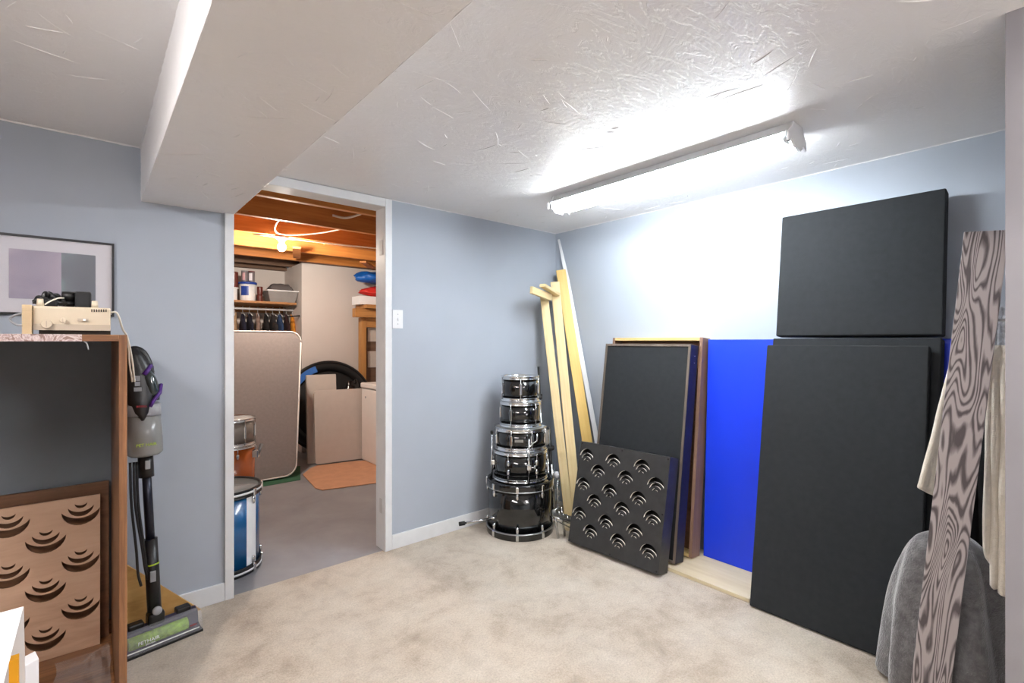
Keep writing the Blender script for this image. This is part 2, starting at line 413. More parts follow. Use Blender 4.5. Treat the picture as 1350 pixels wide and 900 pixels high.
# ragged plaster beads where ceiling and soffit meet the paint
def bead(name, parent, p0, p1, r, seed):
    p0 = Vector(p0); p1 = Vector(p1); n_ = int((p1 - p0).length / 0.012); bm = BM(); pts = []; rr_ = []
    for i in range(n_ + 1):
        p = p0.lerp(p1, i / n_); k = N((p.x + p.z, p.y, seed), 30, seed); pts.append(p + Vector((0.3 * k, 0.2 * k, 0.5 * k)) * r); rr_.append(r * (0.55 + 0.5 * abs(N((p.x + p.z, p.y, 0), 55, seed + 3)) + 0.3 * max(0, k)))
    add_tube(bm, pts, rr_, 6); return obj(name, bm, M_PLASTER, parent)
bead('plaster_bead', ceil, (-1.6, YB - 0.001, CEIL - 0.001), (SX0, YB - 0.001, CEIL - 0.001), 0.006, 1)
bead('plaster_bead', ceil, (SX0 - 0.001, YB - 0.3, CEIL), (SX0 - 0.001, YB, CEIL), 0.006, 2)
bead('plaster_bead', sof, (SX0 + 0.002, YB - 0.001, CEIL), (SX0 + 0.002, YB - 0.001, SZ), 0.006, 3)
bead('plaster_bead', sof, (SX0, YB - 0.001, SZ + 0.001), (SX1 - 0.045, YB - 0.001, SZ + 0.001), 0.004, 4)
bead('plaster_bead', sof, (SX0 + 0.001, 0.2, SZ + 0.001), (SX0 + 0.001, YB, SZ + 0.001), 0.003, 5)
bead('plaster_bead', sof, (SX1 - 0.001, 0.2, SZ + 0.001), (SX1 - 0.001, YB, SZ + 0.001), 0.003, 6)
bead('plaster_bead', ceil, (DX1 + 0.05, YB - 0.001, CEIL - 0.001), (XR, YB - 0.001, CEIL - 0.001), 0.004, 7)
bead('plaster_bead', ceil, (XR - 0.001, 0.13, CEIL - 0.001), (XR - 0.001, YB, CEIL - 0.001), 0.004, 8)
# baseboards
struct(box_obj('baseboard_back', (DX1 + 0.045, YB - 0.013, 0), (XR, YB, 0.088), M_TRIM, bevel=0.003))
struct(box_obj('baseboard_back_left', (-3.0, YB - 0.013, 0), (DX0 - 0.04, YB, 0.088), M_TRIM, bevel=0.003))
# door frame
df = thing('door_1', 'white door casing around the utility room opening', 'door frame', (DX0, YB, 0)); df['kind'] = 'structure'
box_obj('casing', (DX0 - 0.04, YB - 0.014, 0), (DX0, YB, CEIL - 0.003), M_TRIM, df, True, 0.003)
box_obj('casing', (DX1, YB - 0.014, 0), (DX1 + 0.044, YB, CEIL - 0.003), M_TRIM, df, True, 0.003)
box_obj('casing', (DX0 , YB - 0.014, DZ), (DX1, YB, CEIL - 0.003), M_TRIM, df, True, 0.003)
box_obj('jamb', (DX0 - 0.02, YB, 0), (DX0, UY, DZ), M_TRIM, df, True)
jr = box_obj('jamb', (DX1, YB, 0), (DX1 + 0.02, UY, DZ), M_TRIM, df, True)
box_obj('head_jamb', (DX0 - 0.02, YB, DZ), (DX1 + 0.02, UY, DZ + 0.02), M_TRIM, df, True)
for z in (0.22, 1.80):   # hinge mortises left on the bare jamb
    box_obj('hinge_mortise', (DX1 - 0.0012, YB + 0.03, z), (DX1 + 0.002, YB + 0.065, z + 0.09), plain('patched_trim', srgb(206, 206, 206), 0.5), jr, True)
# ---------------- utility room shell
UX0, UX1, UYE, UYA, UXC = -0.6, 3.1, 5.8, 6.45, 1.826
o = box_obj('floor_utility', (UX0, YB + 0.017, -0.1), (UX1, UYA, -0.004), M_CONC); struct(o, 'grey painted concrete utility floor', 'floor')
struct(box_obj('wall_utility_alcove', (UX0, UYA, -0.1), (UXC, UYA + 0.1, 2.4), M_UWALL), 'white wall behind the closet shelf', 'wall')
bm = BM(); add_box(bm, (UXC, UYE, -0.1), (UX1 + 0.1, UYA + 0.1, 1.036)); add_box(bm, (UXC, UYE, 1.042), (UX1 + 0.1, UYA + 0.1, 2.17)); add_box(bm, (UXC + 0.004, UYE + 0.004, 1.03), (UX1 + 0.1, UYA, 1.05))
struct(obj('wall_utility_back', bm, M_UWALL), 'white painted block wall in the utility room', 'wall')
struct(box_obj('wall_utility_left', (UX0 - 0.1, UY, -0.1), (UX0, UYA, 2.4), M_UWALL)); struct(box_obj('wall_utility_right', (UX1, UY, -0.1), (UX1 + 0.1, UYA, 2.4), M_UWALL))
uc = struct(box_obj('ceiling_utility', (UX0, UY, 2.365), (UX1, UYA, 2.42), M_SUB), 'bare subfloor boards and joists above the utility room', 'ceiling')
for k, y in enumerate((3.22, 3.80, 4.40, 5.02, 5.60, 6.15)):
    hgt = 2.155 + 0.004 * (k % 3)
    box_obj('joist', (UX0, y, hgt), (UX1, y + 0.045, 2.365), M_JOIST if k < 5 else M_JOISTD, uc, bevel=0.003)
box_obj('end_beam', (UXC - 0.02, 5.70, 2.17), (UX1, 5.83, 2.365), M_JOISTD, uc)
box_obj('end_beam', (UX0, 6.36, 2.14), (UXC, 6.45, 2.365), M_JOISTD, uc)
def slat(p0, p1, w, t, name, mat, parent):
    p0 = Vector(p0); p1 = Vector(p1); d = (p1 - p0).normalized(); a = d.cross(Vector((0, 0, 1))).normalized(); b = a.cross(d)
    bm = BM(); vs = []
    add_prism(bm, [p0 - a * w / 2 - b * t / 2, p0 + a * w / 2 - b * t / 2, p0 + a * w / 2 + b * t / 2, p0 - a * w / 2 + b * t / 2], p1 - p0)
    return obj(name, bm, mat, parent, True)
slat((1.45, 4.75, 2.145), (1.62, 5.3, 2.145), 0.07, 0.02, 'blocking_board', M_JOIST, uc)
slat((2.25, 5.1, 2.14), (2.6, 5.55, 2.14), 0.07, 0.02, 'blocking_board', M_JOIST, uc)
slat((1.6, 4.46, 2.18), (2.6, 4.46, 2.175), 0.03, 0.06, 'blocking_board', M_JOIST, uc)
bm = BM(); add_tube(bm, spline([(1.15, 3.86, 2.30), (1.12, 4.2, 2.2), (1.22, 4.36, 2.17), (1.5, 4.2, 2.2), (1.75, 3.87, 2.26)]), 0.006)
obj('white_cable', bm, M_CORD, uc)
bm = BM(); add_tube(bm, spline([(1.0, 4.39, 2.148), (1.7, 4.385, 2.152), (2.1, 4.37, 2.16), (2.4, 4.38, 2.15), (3.0, 4.39, 2.16)]), 0.007); obj('white_cable', bm, M_CORD, uc)
bm = BM(); add_tube(bm, spline([(1.42, 3.78, 2.25), (1.52, 3.74, 2.24), (1.62, 3.6, 2.28), (1.68, 3.28, 2.33)]), 0.009); obj('white_cable', bm, M_CORD, uc)

# ================================================================ LIGHTS THE ROOM HAS, PLUS ONE ADDED FILL STRIP
def fluorescent(label, x, y0, y1, strength, tint, name='fluorescent_fixture'):
    t = thing(name, label, 'ceiling light', (x, (y0 + y1) / 2, CEIL))
    L = (y1 - y0) / 2
    bm = BM()   # channel body, trapezoid section
    sec = [(-0.045, 0), (0.045, 0), (0.05, -0.03), (0.03, -0.062), (-0.03, -0.062), (-0.05, -0.03)]
    add_prism(bm, [(a, -L, z - 0.001) for a, z in sec], (0, 2 * L, 0)); obj('channel', bm, M_FIXT, t)
    for s in (-1, 1):
        bm = BM(); add_prism(bm, [(s * 0.047, -L, -0.030), (s * 0.092, -L, -0.050), (s * 0.092, -L, -0.0515), (s * 0.044, -L, -0.036)], (0, 2 * L, 0)); obj('reflector_wing', bm, M_FIXT, t)
    cap = [(-0.05, -0.001), (0.05, -0.001), (0.062, -0.026), (0.092, -0.05), (0.094, -0.088), (0.06, -0.072), (0.034, -0.098), (-0.034, -0.098), (-0.06, -0.072), (-0.094, -0.088), (-0.092, -0.05), (-0.062, -0.026)]
    for s in (-1, 1):
        bm = BM(); add_prism(bm, [(a, s * L - (0.008 if s < 0 else -0.008 + 0.008), z) for a, z in cap], (0, 0.008, 0)); obj('end_plate', bm, M_FIXT, t, bevel=0.0015)
    m = emit('fluorescent_glow_' + str(len(MATS)), tint, strength)
    for s in (-1, 1):
        bm = BM(); add_cyl(bm, (s * 0.066, -L + 0.02, -0.066), (s * 0.066, L - 0.02, -0.066), 0.016, seg=16); tb = obj('tube', bm, m, t)
        for e in (-1, 1):
            bm = BM(); add_cyl(bm, (s * 0.066, e * (L - 0.02), -0.066), (s * 0.066, e * (L - 0.001), -0.066), 0.0165, seg=16); obj('tube_cap', bm, M_STEEL, tb)
            bm = BM(); add_box(bm, (min(s * 0.04, s * 0.08), e * (L - 0.012) - 0.004, -0.085), (max(s * 0.04, s * 0.08), e * (L - 0.012) + 0.004, -0.04)); obj('tube_holder', bm, M_WHITEP, t)
    return t
fluorescent('white twin tube fluorescent strip light on the plaster ceiling above the black panels', 2.135, 0.735, 2.04, TUBE_A, (0.90, 0.96, 1.0, 1))
fluorescent('white twin tube fluorescent strip light on the ceiling beside the soffit', -0.78, 0.10, 1.40, TUBE_B, (1.0, 0.945, 0.92, 1))
fluorescent('added fill light, an unseen white twin tube strip on the ceiling in front of the partition', 1.15, -1.75, -0.45, TUBE_FILL, (1.0, 0.95, 0.93, 1))  # strip added behind the camera to brighten ceiling and soffit
t = thing('bare_light_bulb', 'lit bare bulb in a porcelain holder under the utility room joists', 'light bulb', (1.228, 4.42, 2.155))
bm = BM(); add_lathe(bm, [(0.0, 0.0), (0.05, 0.0), (0.05, -0.01), (0.03, -0.02), (0.022, -0.035), (0.0, -0.035)], 20); obj('porcelain_holder', bm, M_WHITEP, t)
bm = BM(); add_lathe(bm, [(0.0, -0.035), (0.014, -0.036), (0.018, -0.05), (0.030, -0.072), (0.0315, -0.088), (0.024, -0.108), (0.011, -0.118), (0, -0.12)], 20)
obj('bulb', bm, emit('bulb_glow', (1.0, 0.89, 0.77, 1), BULB), t)

# ================================================================ RIGHT WALL: PANELS
def lean(name, label, cat, x, y, z, tilt, thick, yaw=0):
    """empty at the front bottom left corner; local X = along the wall to the right, Y = into the wall, Z = up"""
    return thing(name, label, cat, (x, y, z + thick * math.sin(R(tilt))), (-R(tilt), 0, R(-90 + yaw)))
# plywood sheet lying on the carpet
sh = box_obj('plywood_sheet', (2.42, 1.04, 0.0005), (2.74, 2.28, 0.02), M_PLY, bevel=0.0015)
tag(sh, 'pale plywood sheet lying on the carpet under the blue board', 'plywood sheet')
# blue board
t = lean('painted_board', 'royal blue painted board standing on the plywood behind the black panels', 'board', 2.705, 1.425, 0.0205, 2.6, 0.022)
bm = BM(); add_box(bm, (0, 0, 0), (1.11, 0.018, 1.262)); obj('board_face', bm, M_BLUE, t, bevel=0.002)
for x_ in (0.0, 1.07): box_obj('back_batten', (x_, 0.0185, 0.02), (x_ + 0.04, 0.06, 1.24), M_PINE, t)
def fabric_panel(name, label, x, y, z, tilt, w, h, th, yaw=0, mat=None):
    t = lean(name, label, 'acoustic panel', x, y, z, tilt, th, yaw)
    bm = BM(); add_box(bm, (0, 0, 0), (w, th - 0.006, h)); obj('fabric_wrap', bm, M_BLKF, t, bevel=0.006, seg=3)
    bm = BM()
    for a, b in (((0.01, th - 0.006, 0.01), (0.05, th, h - 0.01)), ((w - 0.05, th - 0.006, 0.01), (w - 0.01, th, h - 0.01)), ((0.05, th - 0.006, 0.01), (w - 0.05, th, 0.05)), ((0.05, th - 0.006, h - 0.05), (w - 0.05, th, h - 0.01))): add_box(bm, a, b)
    obj('back_frame', bm, M_PINE, t); return t
fabric_panel('acoustic_panel', 'tall black fabric acoustic panel at the front of the stack, standing on the carpet', 2.385, 1.025, 0, 9.2, 0.632, 1.262, 0.045)
fabric_panel('acoustic_panel', 'tall black fabric acoustic panel sandwiched between the front panel and the blue board', 2.455, 1.018, 0, 8.4, 0.655, 1.288, 0.085)
fabric_panel('acoustic_panel', 'square black fabric acoustic panel perched on top of the tall panels', 2.645, 1.005, 1.288, 7.5, 0.645, 0.625, 0.075)
# black panel with wooden trim
t = lean('acoustic_panel', 'black panel with a thin greyish wooden rim leaning behind the perforated diffuser', 'acoustic panel', 2.455, 2.075, 0.0205, 8.0, 0.085)
w, h, th = 0.615, 1.235, 0.085
bm = BM(); add_box(bm, (0.014, 0.006, 0.014), (w - 0.014, th - 0.01, h - 0.014)); obj('fabric_face', bm, M_BLKF, t)
M_RIM = wood('grey_brown_rim', srgb(70, 60, 52), srgb(100, 88, 78), srgb(120, 108, 98), 'Z', 8, 0.06, 0.5)
for lo, hi in (((0, 0, 0), (0.014, th, h)), ((w - 0.014, 0, 0), (w, th, h)), ((0.014, 0, h - 0.014), (w - 0.014, th, h)), ((0.014, 0, 0), (w - 0.014, th, 0.014))):
    rb = box_obj('rim_board', lo, hi, M_RIM, t)
bm = BM(); add_box(bm, (w, 0.004, 0.002), (w + 0.002, th, h - 0.002)); obj('side_reflection', bm, M_NAVY, t)  # navy puts the blue board's reflection into the side colour
for z in (1.17, 1.13): 
    bm = BM(); add_cyl(bm, (w + 0.001, 0.05, z), (w + 0.004, 0.05, z), 0.003, seg=8); obj('screw_head', bm, M_STEEL, t)
# wooden frame box behind
t = lean('shallow_wooden_box', 'shallow wooden box frame with pale top rail and brown weathered side leaning on the wall', 'wooden box', 2.60, 2.095, 0.0205, 5.8, 0.09)
w, h, th = 0.655, 1.272, 0.09
box_obj('side_rail', (0, 0, 0), (0.02, th, h), M_CEDAR, t, bevel=0.001); box_obj('side_rail', (w - 0.02, 0, 0), (w, th, h), M_CEDAR, t, bevel=0.001)
box_obj('top_rail', (0.02, 0, h - 0.019), (w - 0.02, th, h), M_PINEX, t, bevel=0.001); box_obj('bottom_rail', (0.02, 0, 0), (w - 0.02, th, 0.019), M_PINEX, t, bevel=0.001)
box_obj('back_sheet', (0.02, th - 0.006, 0.019), (w - 0.02, th - 0.001, h - 0.019), M_BROWNB, t)
# crescent cut-outs
def crescent(cx, cz, w, s1, s2, flip):
    out = []; n = 12
    def arc(s):
        rr = (w * w / 4 + s * s) / (2 * s); a = math.asin(min(1, w / 2 / rr)); pts = []
        for i in range(n + 1):
            t = -a + 2 * a * i / n; pts.append((rr * math.sin(t), -(rr * math.cos(t) - (rr - s))))
        return pts
    lo = arc(s1); up = arc(s2)[1:-1][::-1]
    for x, z in lo + up: out.append((cx + x, cz + (-z if flip else z)))
    return out
def crescents(W_, H_, flip, k=1.0):
    hs = []
    for c in range(6):
        for r in range(3):
            x = 0.056 + 0.0985 * c; v = (0.088 if c % 2 == 0 else 0.170) + 0.180 * r
            z = H_ - v if flip else v
            for w, s1, s2, dz in ((0.104, 0.052, 0.027, 0.004), (0.070, 0.034, 0.018, 0.017), (0.034, 0.017, 0.008, 0.029)):
                hs.append(crescent(x, z + (-dz if flip else dz) * k, w * k, s1 * k, s2 * k, flip))
    return hs
def color_cut_edges(bm, W_, H_):
    for f in bm.faces:
        if abs(f.normal.y) < 0.5:
            c = f.calc_center_median()
            if 0.002 < c.x < W_ - 0.002 and 0.002 < c.z < H_ - 0.002: f.material_index = 1
t = thing('diffuser_box', 'black painted diffuser box with rows of crescent cut-outs leaning at the front on the carpet', 'sound diffuser', (2.262, 2.083, 0.1 * math.sin(R(12.4)) + 0.0005), (-R(12.4), 0, R(-90 + 3.2)))
W_, H_ = 0.62, 0.62
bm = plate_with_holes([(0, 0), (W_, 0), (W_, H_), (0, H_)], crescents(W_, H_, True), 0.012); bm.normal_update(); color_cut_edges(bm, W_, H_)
fp = obj('face_plate', bm, [M_BLKG, M_LITCUT], t)
bm = BM(); D = 0.1
add_box(bm, (0, 0.0125, 0), (0.012, D, H_)); add_box(bm, (W_ - 0.012, 0.0125, 0), (W_, D, H_)); add_box(bm, (0.012, 0.0125, 0), (W_ - 0.012, D, 0.012)); add_box(bm, (0.012, 0.0125, H_ - 0.012), (W_ - 0.012, D, H_)); obj('box_side', bm, M_BLKG, t)
box_obj('back_panel', (0.012, D - 0.03, 0.012), (W_ - 0.012, D - 0.02, H_ - 0.012), M_BLKD, t)
for x, z in ((0.012, 0.012), (W_ / 2, 0.012), (W_ - 0.012, 0.012), (0.012, H_ - 0.012), (W_ * 0.5, H_ - 0.012), (W_ - 0.012, H_ - 0.012), (W_ - 0.012, H_ / 2)):
    bm = BM(); add_cyl(bm, (x, -0.0012, z), (x, 0.001, z), 0.0045, seg=10); obj('screw_head', bm, M_BLKD, fp)

# ================================================================ CORNER LUMBER
def stick(name, p0, p1, w, d, mat, parent=None, face=None):
    """board of section w x d between two end points, wide face towards `face`"""
    p0 = Vector(p0); p1 = Vector(p1); ax = (p1 - p0).normalized(); L = (p1 - p0).length
    f = Vector(face if face else (0, -1, 0)); x = ax.cross(f).normalized(); y = ax.cross(x).normalized()
    M = Matrix((x, y, ax)).transposed().to_4x4(); M.translation = p0
    if parent is None:
        bm = BM(); add_box(bm, (-w / 2, -d / 2, 0), (w / 2, d / 2, L)); o = obj(name, bm, mat, None, bevel=0.002)
        o.location = p0; o.rotation_euler = M.to_euler(); return o
    bm = BM(); add_box(bm, (-w / 2, -d / 2, 0), (w / 2, d / 2, L)); o = obj(name, bm, mat, parent, bevel=0.002)
    ML = mtx(parent).inverted() @ M; o.location = ML.to_translation(); o.rotation_euler = ML.to_euler(); return o
vw = (-0.66, -0.75, 0)
t = thing('lumber_stand', 'pale pine posts with two short cross arms nailed at the top, leaning in the corner', 'lumber', (2.52, 2.34, 0))
b0 = Vector((2.555, 2.345, 0.016)); b1 = on_y(717, 388, 2.63)
stick('post', b0, b1, 0.060, 0.036, M_PINE, t, vw)
c0 = Vector((2.606, 2.310, 0.016)); c1 = on_y(731.5, 372, 2.60)
stick('post', c0, c1, 0.066, 0.036, M_PINE, t, vw)
a0 = on_y(700.5, 382, 2.47); a1 = on_y(726, 392, 2.57); stick('cross_arm', a0, a1, 0.022, 0.05, M_PINE, t, (0, 0, 1))
a0 = on_y(715, 376, 2.48); a1 = on_y(735, 388, 2.56); stick('cross_arm', a0, a1, 0.045, 0.022, M_PINE, t, (0, 0, 1))
o = stick('pine_board', (2.705, 2.20, 0.003 + 0.036), on_y(739.3, 356, 2.635), 0.074, 0.022, M_PINEY, None, vw); tag(o, 'long yellow pine board leaning in the corner beside the white trim strip', 'board')
o = stick('trim_strip', (2.755, 2.13, 0.028), on_y(738, 315.5, 2.70), 0.034, 0.014, M_TRIM, None, vw); tag(o, 'thin white trim strip leaning up into the ceiling corner', 'trim strip')

# ================================================================ DRUMS
def drum(name, label, loc, r, h, nl, shell, hoopm, cat='drum', lug='box', group=None, rot=0, hoop_h=0.028, hoop_out=0.010, head=None, band=None):
    t = thing(name, label, cat, loc, (0, 0, rot), group)
    bm = BM(); add_lathe(bm, [(r - 0.007, 0.012), (r, 0.012), (r, h - 0.012), (r - 0.007, h - 0.012)], 56, closed=True); obj('shell', bm, shell, t)
    for k, z in enumerate((0, h - hoop_h)):
        bm = BM(); ro = r + hoop_out
        if hoopm == M_CHROME:
            p = [(r + 0.002, z), (ro, z + 0.002), (ro - 0.004, z + 0.006), (ro - 0.005, z + hoop_h - 0.006), (ro + 0.002, z + hoop_h - 0.004), (ro, z + hoop_h), (r + 0.001, z + hoop_h)]
            if k == 0: p = [(a, 2 * z + hoop_h - b) for a, b in p][::-1]
        else:
            p = [(r + 0.001, z), (ro, z), (ro + 0.001, z + 0.003), (ro + 0.001, z + hoop_h - 0.003), (ro, z + hoop_h), (r + 0.001, z + hoop_h)]
        add_lathe(bm, p, 56, closed=True); hp = obj('hoop', bm, hoopm, t)
        if hoopm != M_CHROME:
            zz = z + hoop_h if k == 0 else z
            bm = BM(); add_lathe(bm, [(r + 0.001, zz - 0.003), (ro + 0.003, zz - 0.003), (ro + 0.003, zz + 0.003), (r + 0.001, zz + 0.003)], 56, closed=True); obj('metal_band', bm, band or M_STEEL, hp)
        bm = BM(); zz = h - 0.010 if k else 0.010
        add_lathe(bm, [(0, zz - 0.001), (r + 0.0015, zz - 0.001), (r + 0.0015, zz + 0.001), (0, zz + 0.001)], 48); obj('drum_head', bm, head or M_HEADC, t)
    for i in range(nl):
        a = 2 * PI * (i + 0.5) / nl; c, s = math.cos(a), math.sin(a)
        Mz = Matrix.Rotation(a, 4, 'Z')
        if lug == 'tube':
            bm = BM(); add_box(bm, (r - 0.001, -0.009, h * 0.28), (r + 0.014, 0.009, h * 0.72), Mz); obj('lug', bm, M_CHROME, t, bevel=0.004)
            bm = BM(); add_cyl(bm, Mz @ Vector((r + 0.009, 0, 0.01)), Mz @ Vector((r + 0.009, 0, h - 0.01)), 0.003, seg=8); obj('tension_rod', bm, M_CHROME, t)
        else:
            for e in (0, 1):
                z0 = 0.068 if e == 0 else h - 0.068
                bm = BM(); sg = 1 if e == 0 else -1
                add_lathe(bm, [(0, -0.022), (0.006, -0.02), (0.010, -0.008), (0.010, 0.012), (0.006, 0.02), (0, 0.022)], 10)
                bm.transform(Matrix.Translation(Mz @ Vector((r + 0.007, 0, z0)))); obj('lug', bm, M_CHROME, t)
                bm = BM(); ze = 0.004 if e == 0 else h - 0.004
                add_cyl(bm, Mz @ Vector((r + 0.009, 0, z0)), Mz @ Vector((r + 0.012, 0, ze)), 0.0028, seg=8); rd = obj('tension_rod', bm, M_CHROME, t)
                if hoopm != M_CHROME:
                    bm = BM(); add_box(bm, (r + 0.008, -0.010, min(ze, ze + sg * 0.04)), (r + 0.020, 0.010, max(ze, ze + sg * 0.04)), Mz); obj('claw_hook', bm, M_CHROME, rd, bevel=0.004)
    return t
DC = Vector((2.205, 2.472))
cam_ang = math.atan2(-DC.y, -DC.x)
G = 'black drum kit stacked in the corner'
kick = drum('bass_drum', 'large glossy black bass drum lying face up at the bottom of the stack', (DC.x, DC.y, 0.0005), 0.213, 0.35, 8, M_DRUM, M_DRUM, lug='small', group=G, rot=cam_ang + 0.32, hoop_h=0.042, hoop_out=0.012, head=M_DRUM)
for sgn in (0,):   # spur leg
    p = on_y(640, 679, DC.y - 0.02); M = mtx(kick).inverted()
    bm = BM(); add_cyl(bm, M @ Vector((DC.x - 0.212, DC.y + 0.02, 0.115)), M @ Vector((DC.x - 0.385, DC.y + 0.10, 0.103)), 0.007, seg=10); sp = obj('spur_leg', bm, M_CHROME, kick)
    bm = BM(); add_cyl(bm, M @ Vector((DC.x - 0.385, DC.y + 0.10, 0.103)), M @ Vector((DC.x - 0.42, DC.y + 0.116, 0.1005)), 0.013, seg=10); obj('rubber_tip', bm, M_RUB, sp)
bm = BM(); add_lathe(bm, [(0, 0), (0.018, 0.0), (0.016, 0.012), (0, 0.014)], 14); bm.transform(Matrix.Translation(M @ Vector((DC.x - 0.216, DC.y + 0.02, 0.115)))); obj('spur_bracket', bm, M_CHROME, kick)
ft = drum('floor_tom', 'glossy black floor tom with folded chrome legs resting on the bass drum', (DC.x + 0.008, DC.y + 0.008, 0.352), 0.176, 0.195, 6, M_DRUM, M_CHROME, lug='small', group=G, rot=cam_ang + 0.1, hoop_h=0.022)
for a in (-1.42, 0.20, 2.3):
    c, s = math.cos(a), math.sin(a); q = 0.195
    bm = BM(); add_cyl(bm, (q * c, q * s, -0.003 + 0.006), (q * c, q * s, 0.30), 0.006, seg=10); lg = obj('leg', bm, M_CHROME, ft)
    bm = BM(); add_cyl(bm, (q * c, q * s, 0.30), (q * c, q * s, 0.318), 0.010, seg=10); obj('rubber_tip', bm, M_RUB, lg)
    Mz = Matrix.Rotation(a, 4, 'Z')
    bm = BM(); add_box(bm, (0.175, -0.014, 0.09), (0.206, 0.014, 0.125), Mz); br = obj('leg_bracket', bm, M_CHROME, ft, bevel=0.005)
    bm = BM(); add_cyl(bm, Mz @ Vector((0.20, 0.01, 0.108)), Mz @ Vector((0.206, 0.036, 0.108)), 0.004, seg=8); add_cyl(bm, Mz @ Vector((0.206, 0.036, 0.094)), Mz @ Vector((0.206, 0.036, 0.122)), 0.005, seg=8); obj('wing_nut', bm, M_CHROME, br)
sn = drum('snare_drum', 'shallow glossy black snare drum with chrome strainer in the middle of the stack', (DC.x + 0.014, DC.y + 0.012, 0.549), 0.168, 0.150, 8, M_DRUM, M_CHROME, lug='tube', group=G, rot=cam_ang + 0.05, hoop_h=0.026)
bm = BM(); add_box(bm, (0.1685, -0.028, 0.066), (0.170, 0.028, 0.084), Matrix.Rotation(-0.10, 4, 'Z')); obj('badge', bm, M_STEEL, sn)
Mz = Matrix.Rotation(0.55, 4, 'Z')
bm = BM(); add_tube(bm, [Mz @ Vector(p) for p in ((0.186, -0.07, 0.03), (0.188, -0.03, 0.06), (0.190, 0.0, 0.075), (0.19, 0.004, 0.12))], 0.005); obj('strainer_lever', bm, M_CHROME, sn)
Mz = Matrix.Rotation(1.35, 4, 'Z')
bm = BM(); add_box(bm, (0.168, -0.016, 0.03), (0.196, 0.016, 0.125), Mz); obj('strainer_butt', bm, M_STEEL, sn, bevel=0.004)
tm = drum('tom_drum', 'medium glossy black tom drum second from the top of the stack', (DC.x + 0.016, DC.y + 0.012, 0.701), 0.133, 0.168, 5, M_DRUM, M_CHROME, lug='tube', group=G, rot=cam_ang + 0.16, hoop_h=0.024)
bm = BM(); add_cyl(bm, (0.132, 0.018, 0.09), (0.1365, 0.0185, 0.09), 0.006, seg=10); obj('vent_badge', bm, M_CHROME, tm)
tp = drum('tom_drum', 'small glossy black tom drum at the very top of the stack', (DC.x + 0.010, DC.y + 0.010, 0.871), 0.121, 0.168, 5, M_DRUM, M_CHROME, lug='tube', group=G, rot=cam_ang + 0.66, hoop_h=0.024)
Mz = Matrix.Rotation(-0.95, 4, 'Z')
bm = BM(); add_cyl(bm, Mz @ Vector((0.120, 0, 0.10)), Mz @ Vector((0.1245, 0, 0.10)), 0.006, seg=10); obj('vent_badge', bm, M_CHROME, tp)
# folded hardware behind the drums
hs = thing('cymbal_stand', 'folded chrome and black cymbal stand standing behind the drum stack', 'drum hardware', (2.53, 2.55, 0))
def seg_obj(name, p0, p1, r, mat, parent, s=10):
    bm = BM(); add_cyl(bm, p0, p1, r, seg=s); return obj(name, bm, mat, parent, True)
mt = seg_obj('mast', (2.53, 2.55, 0.02), (2.545, 2.63, 0.86), 0.011, M_CHROME, hs)
seg_obj('upper_mast', (2.545, 2.63, 0.86), (2.55, 2.65, 1.08), 0.008, M_BLKP, hs)
for dx, dy in ((-0.035, -0.05), (0.03, -0.06), (0.0, 0.035)):
    lg = seg_obj('leg', (2.53 + dx, 2.55 + dy, 0.012), (2.538 + dx * 0.4, 2.59 + dy * 0.4, 0.48), 0.008, M_CHROME, hs)
    seg_obj('rubber_foot', (2.53 + dx, 2.55 + dy, 0.001), (2.5305 + dx, 2.55 + dy, 0.03), 0.013, M_RUB, lg)
for z, dy in ((0.48, 0.055), (0.62, 0.072), (0.86, 0.10)):
    cl = seg_obj('clamp', (2.53 + z * 0.018, 2.55 + dy * 0.8, z - 0.02), (2.53 + z * 0.018, 2.55 + dy * 0.8, z + 0.02), 0.019, M_BLKP, hs)
    seg_obj('wing_nut', (2.51 + z * 0.018, 2.52 + dy * 0.8, z), (2.53 + z * 0.018, 2.54 + dy * 0.8, z), 0.006, M_CHROME, cl)
ph = thing('hi_hat_stand', 'black folded hi-hat stand wedged between the drum stack and the pine posts', 'drum hardware', (2.44, 2.38, 0))
seg_obj('mast', (2.482, 2.43, 0.02), (2.47, 2.46, 0.66), 0.012, M_BLKP, ph)
bm = BM(); add_lathe(bm, [(0, 0), (0.030, 0), (0.034, 0.012), (0.030, 0.026), (0, 0.026)], 20); bm.transform(Matrix.Translation((2.473, 2.453, 0.50))); obj('black_collar', bm, M_RUB, ph, True)
for a in (0.1, 2.2, 4.3):
    seg_obj('leg', (2.482 + 0.028 * math.cos(a), 2.43 + 0.028 * math.sin(a), 0.008), (2.475 + 0.018 * math.cos(a), 2.449 + 0.018 * math.sin(a), 0.40), 0.007, M_CHROME, ph)
pd = thing('kick_pedal', 'chrome bass drum pedal jammed sideways against the bass drum', 'drum pedal', (2.30, 2.19, 0))
p = Vector((2.285, 2.185, 0.135))
bm = BM(); add_prism(bm, [p + Vector(v) for v in ((-0.075, -0.02, 0.04), (0.085, -0.065, -0.030), (0.105, -0.025, -0.012), (-0.05, 0.01, 0.062))], (0.0, 0.004, -0.014)); fb = obj('footboard', bm, M_STEEL, pd, True, bevel=0.003)
for k in range(4):
    q = p + Vector((-0.03 + 0.028 * k, -0.035 - 0.011 * k, 0.04 - 0.017 * k)); seg_obj('tread_bar', q, q + Vector((0.018, 0.03, 0.012)), 0.0045, M_CHROME, fb, 8)
seg_obj('base_rod', p + Vector((-0.06, -0.02, 0.02)), p + Vector((0.10, -0.055, -0.06)), 0.004, M_CHROME, pd)
seg_obj('base_rod', p + Vector((-0.05, 0.01, 0.0)), p + Vector((0.10, -0.03, -0.09)), 0.004, M_CHROME, pd)
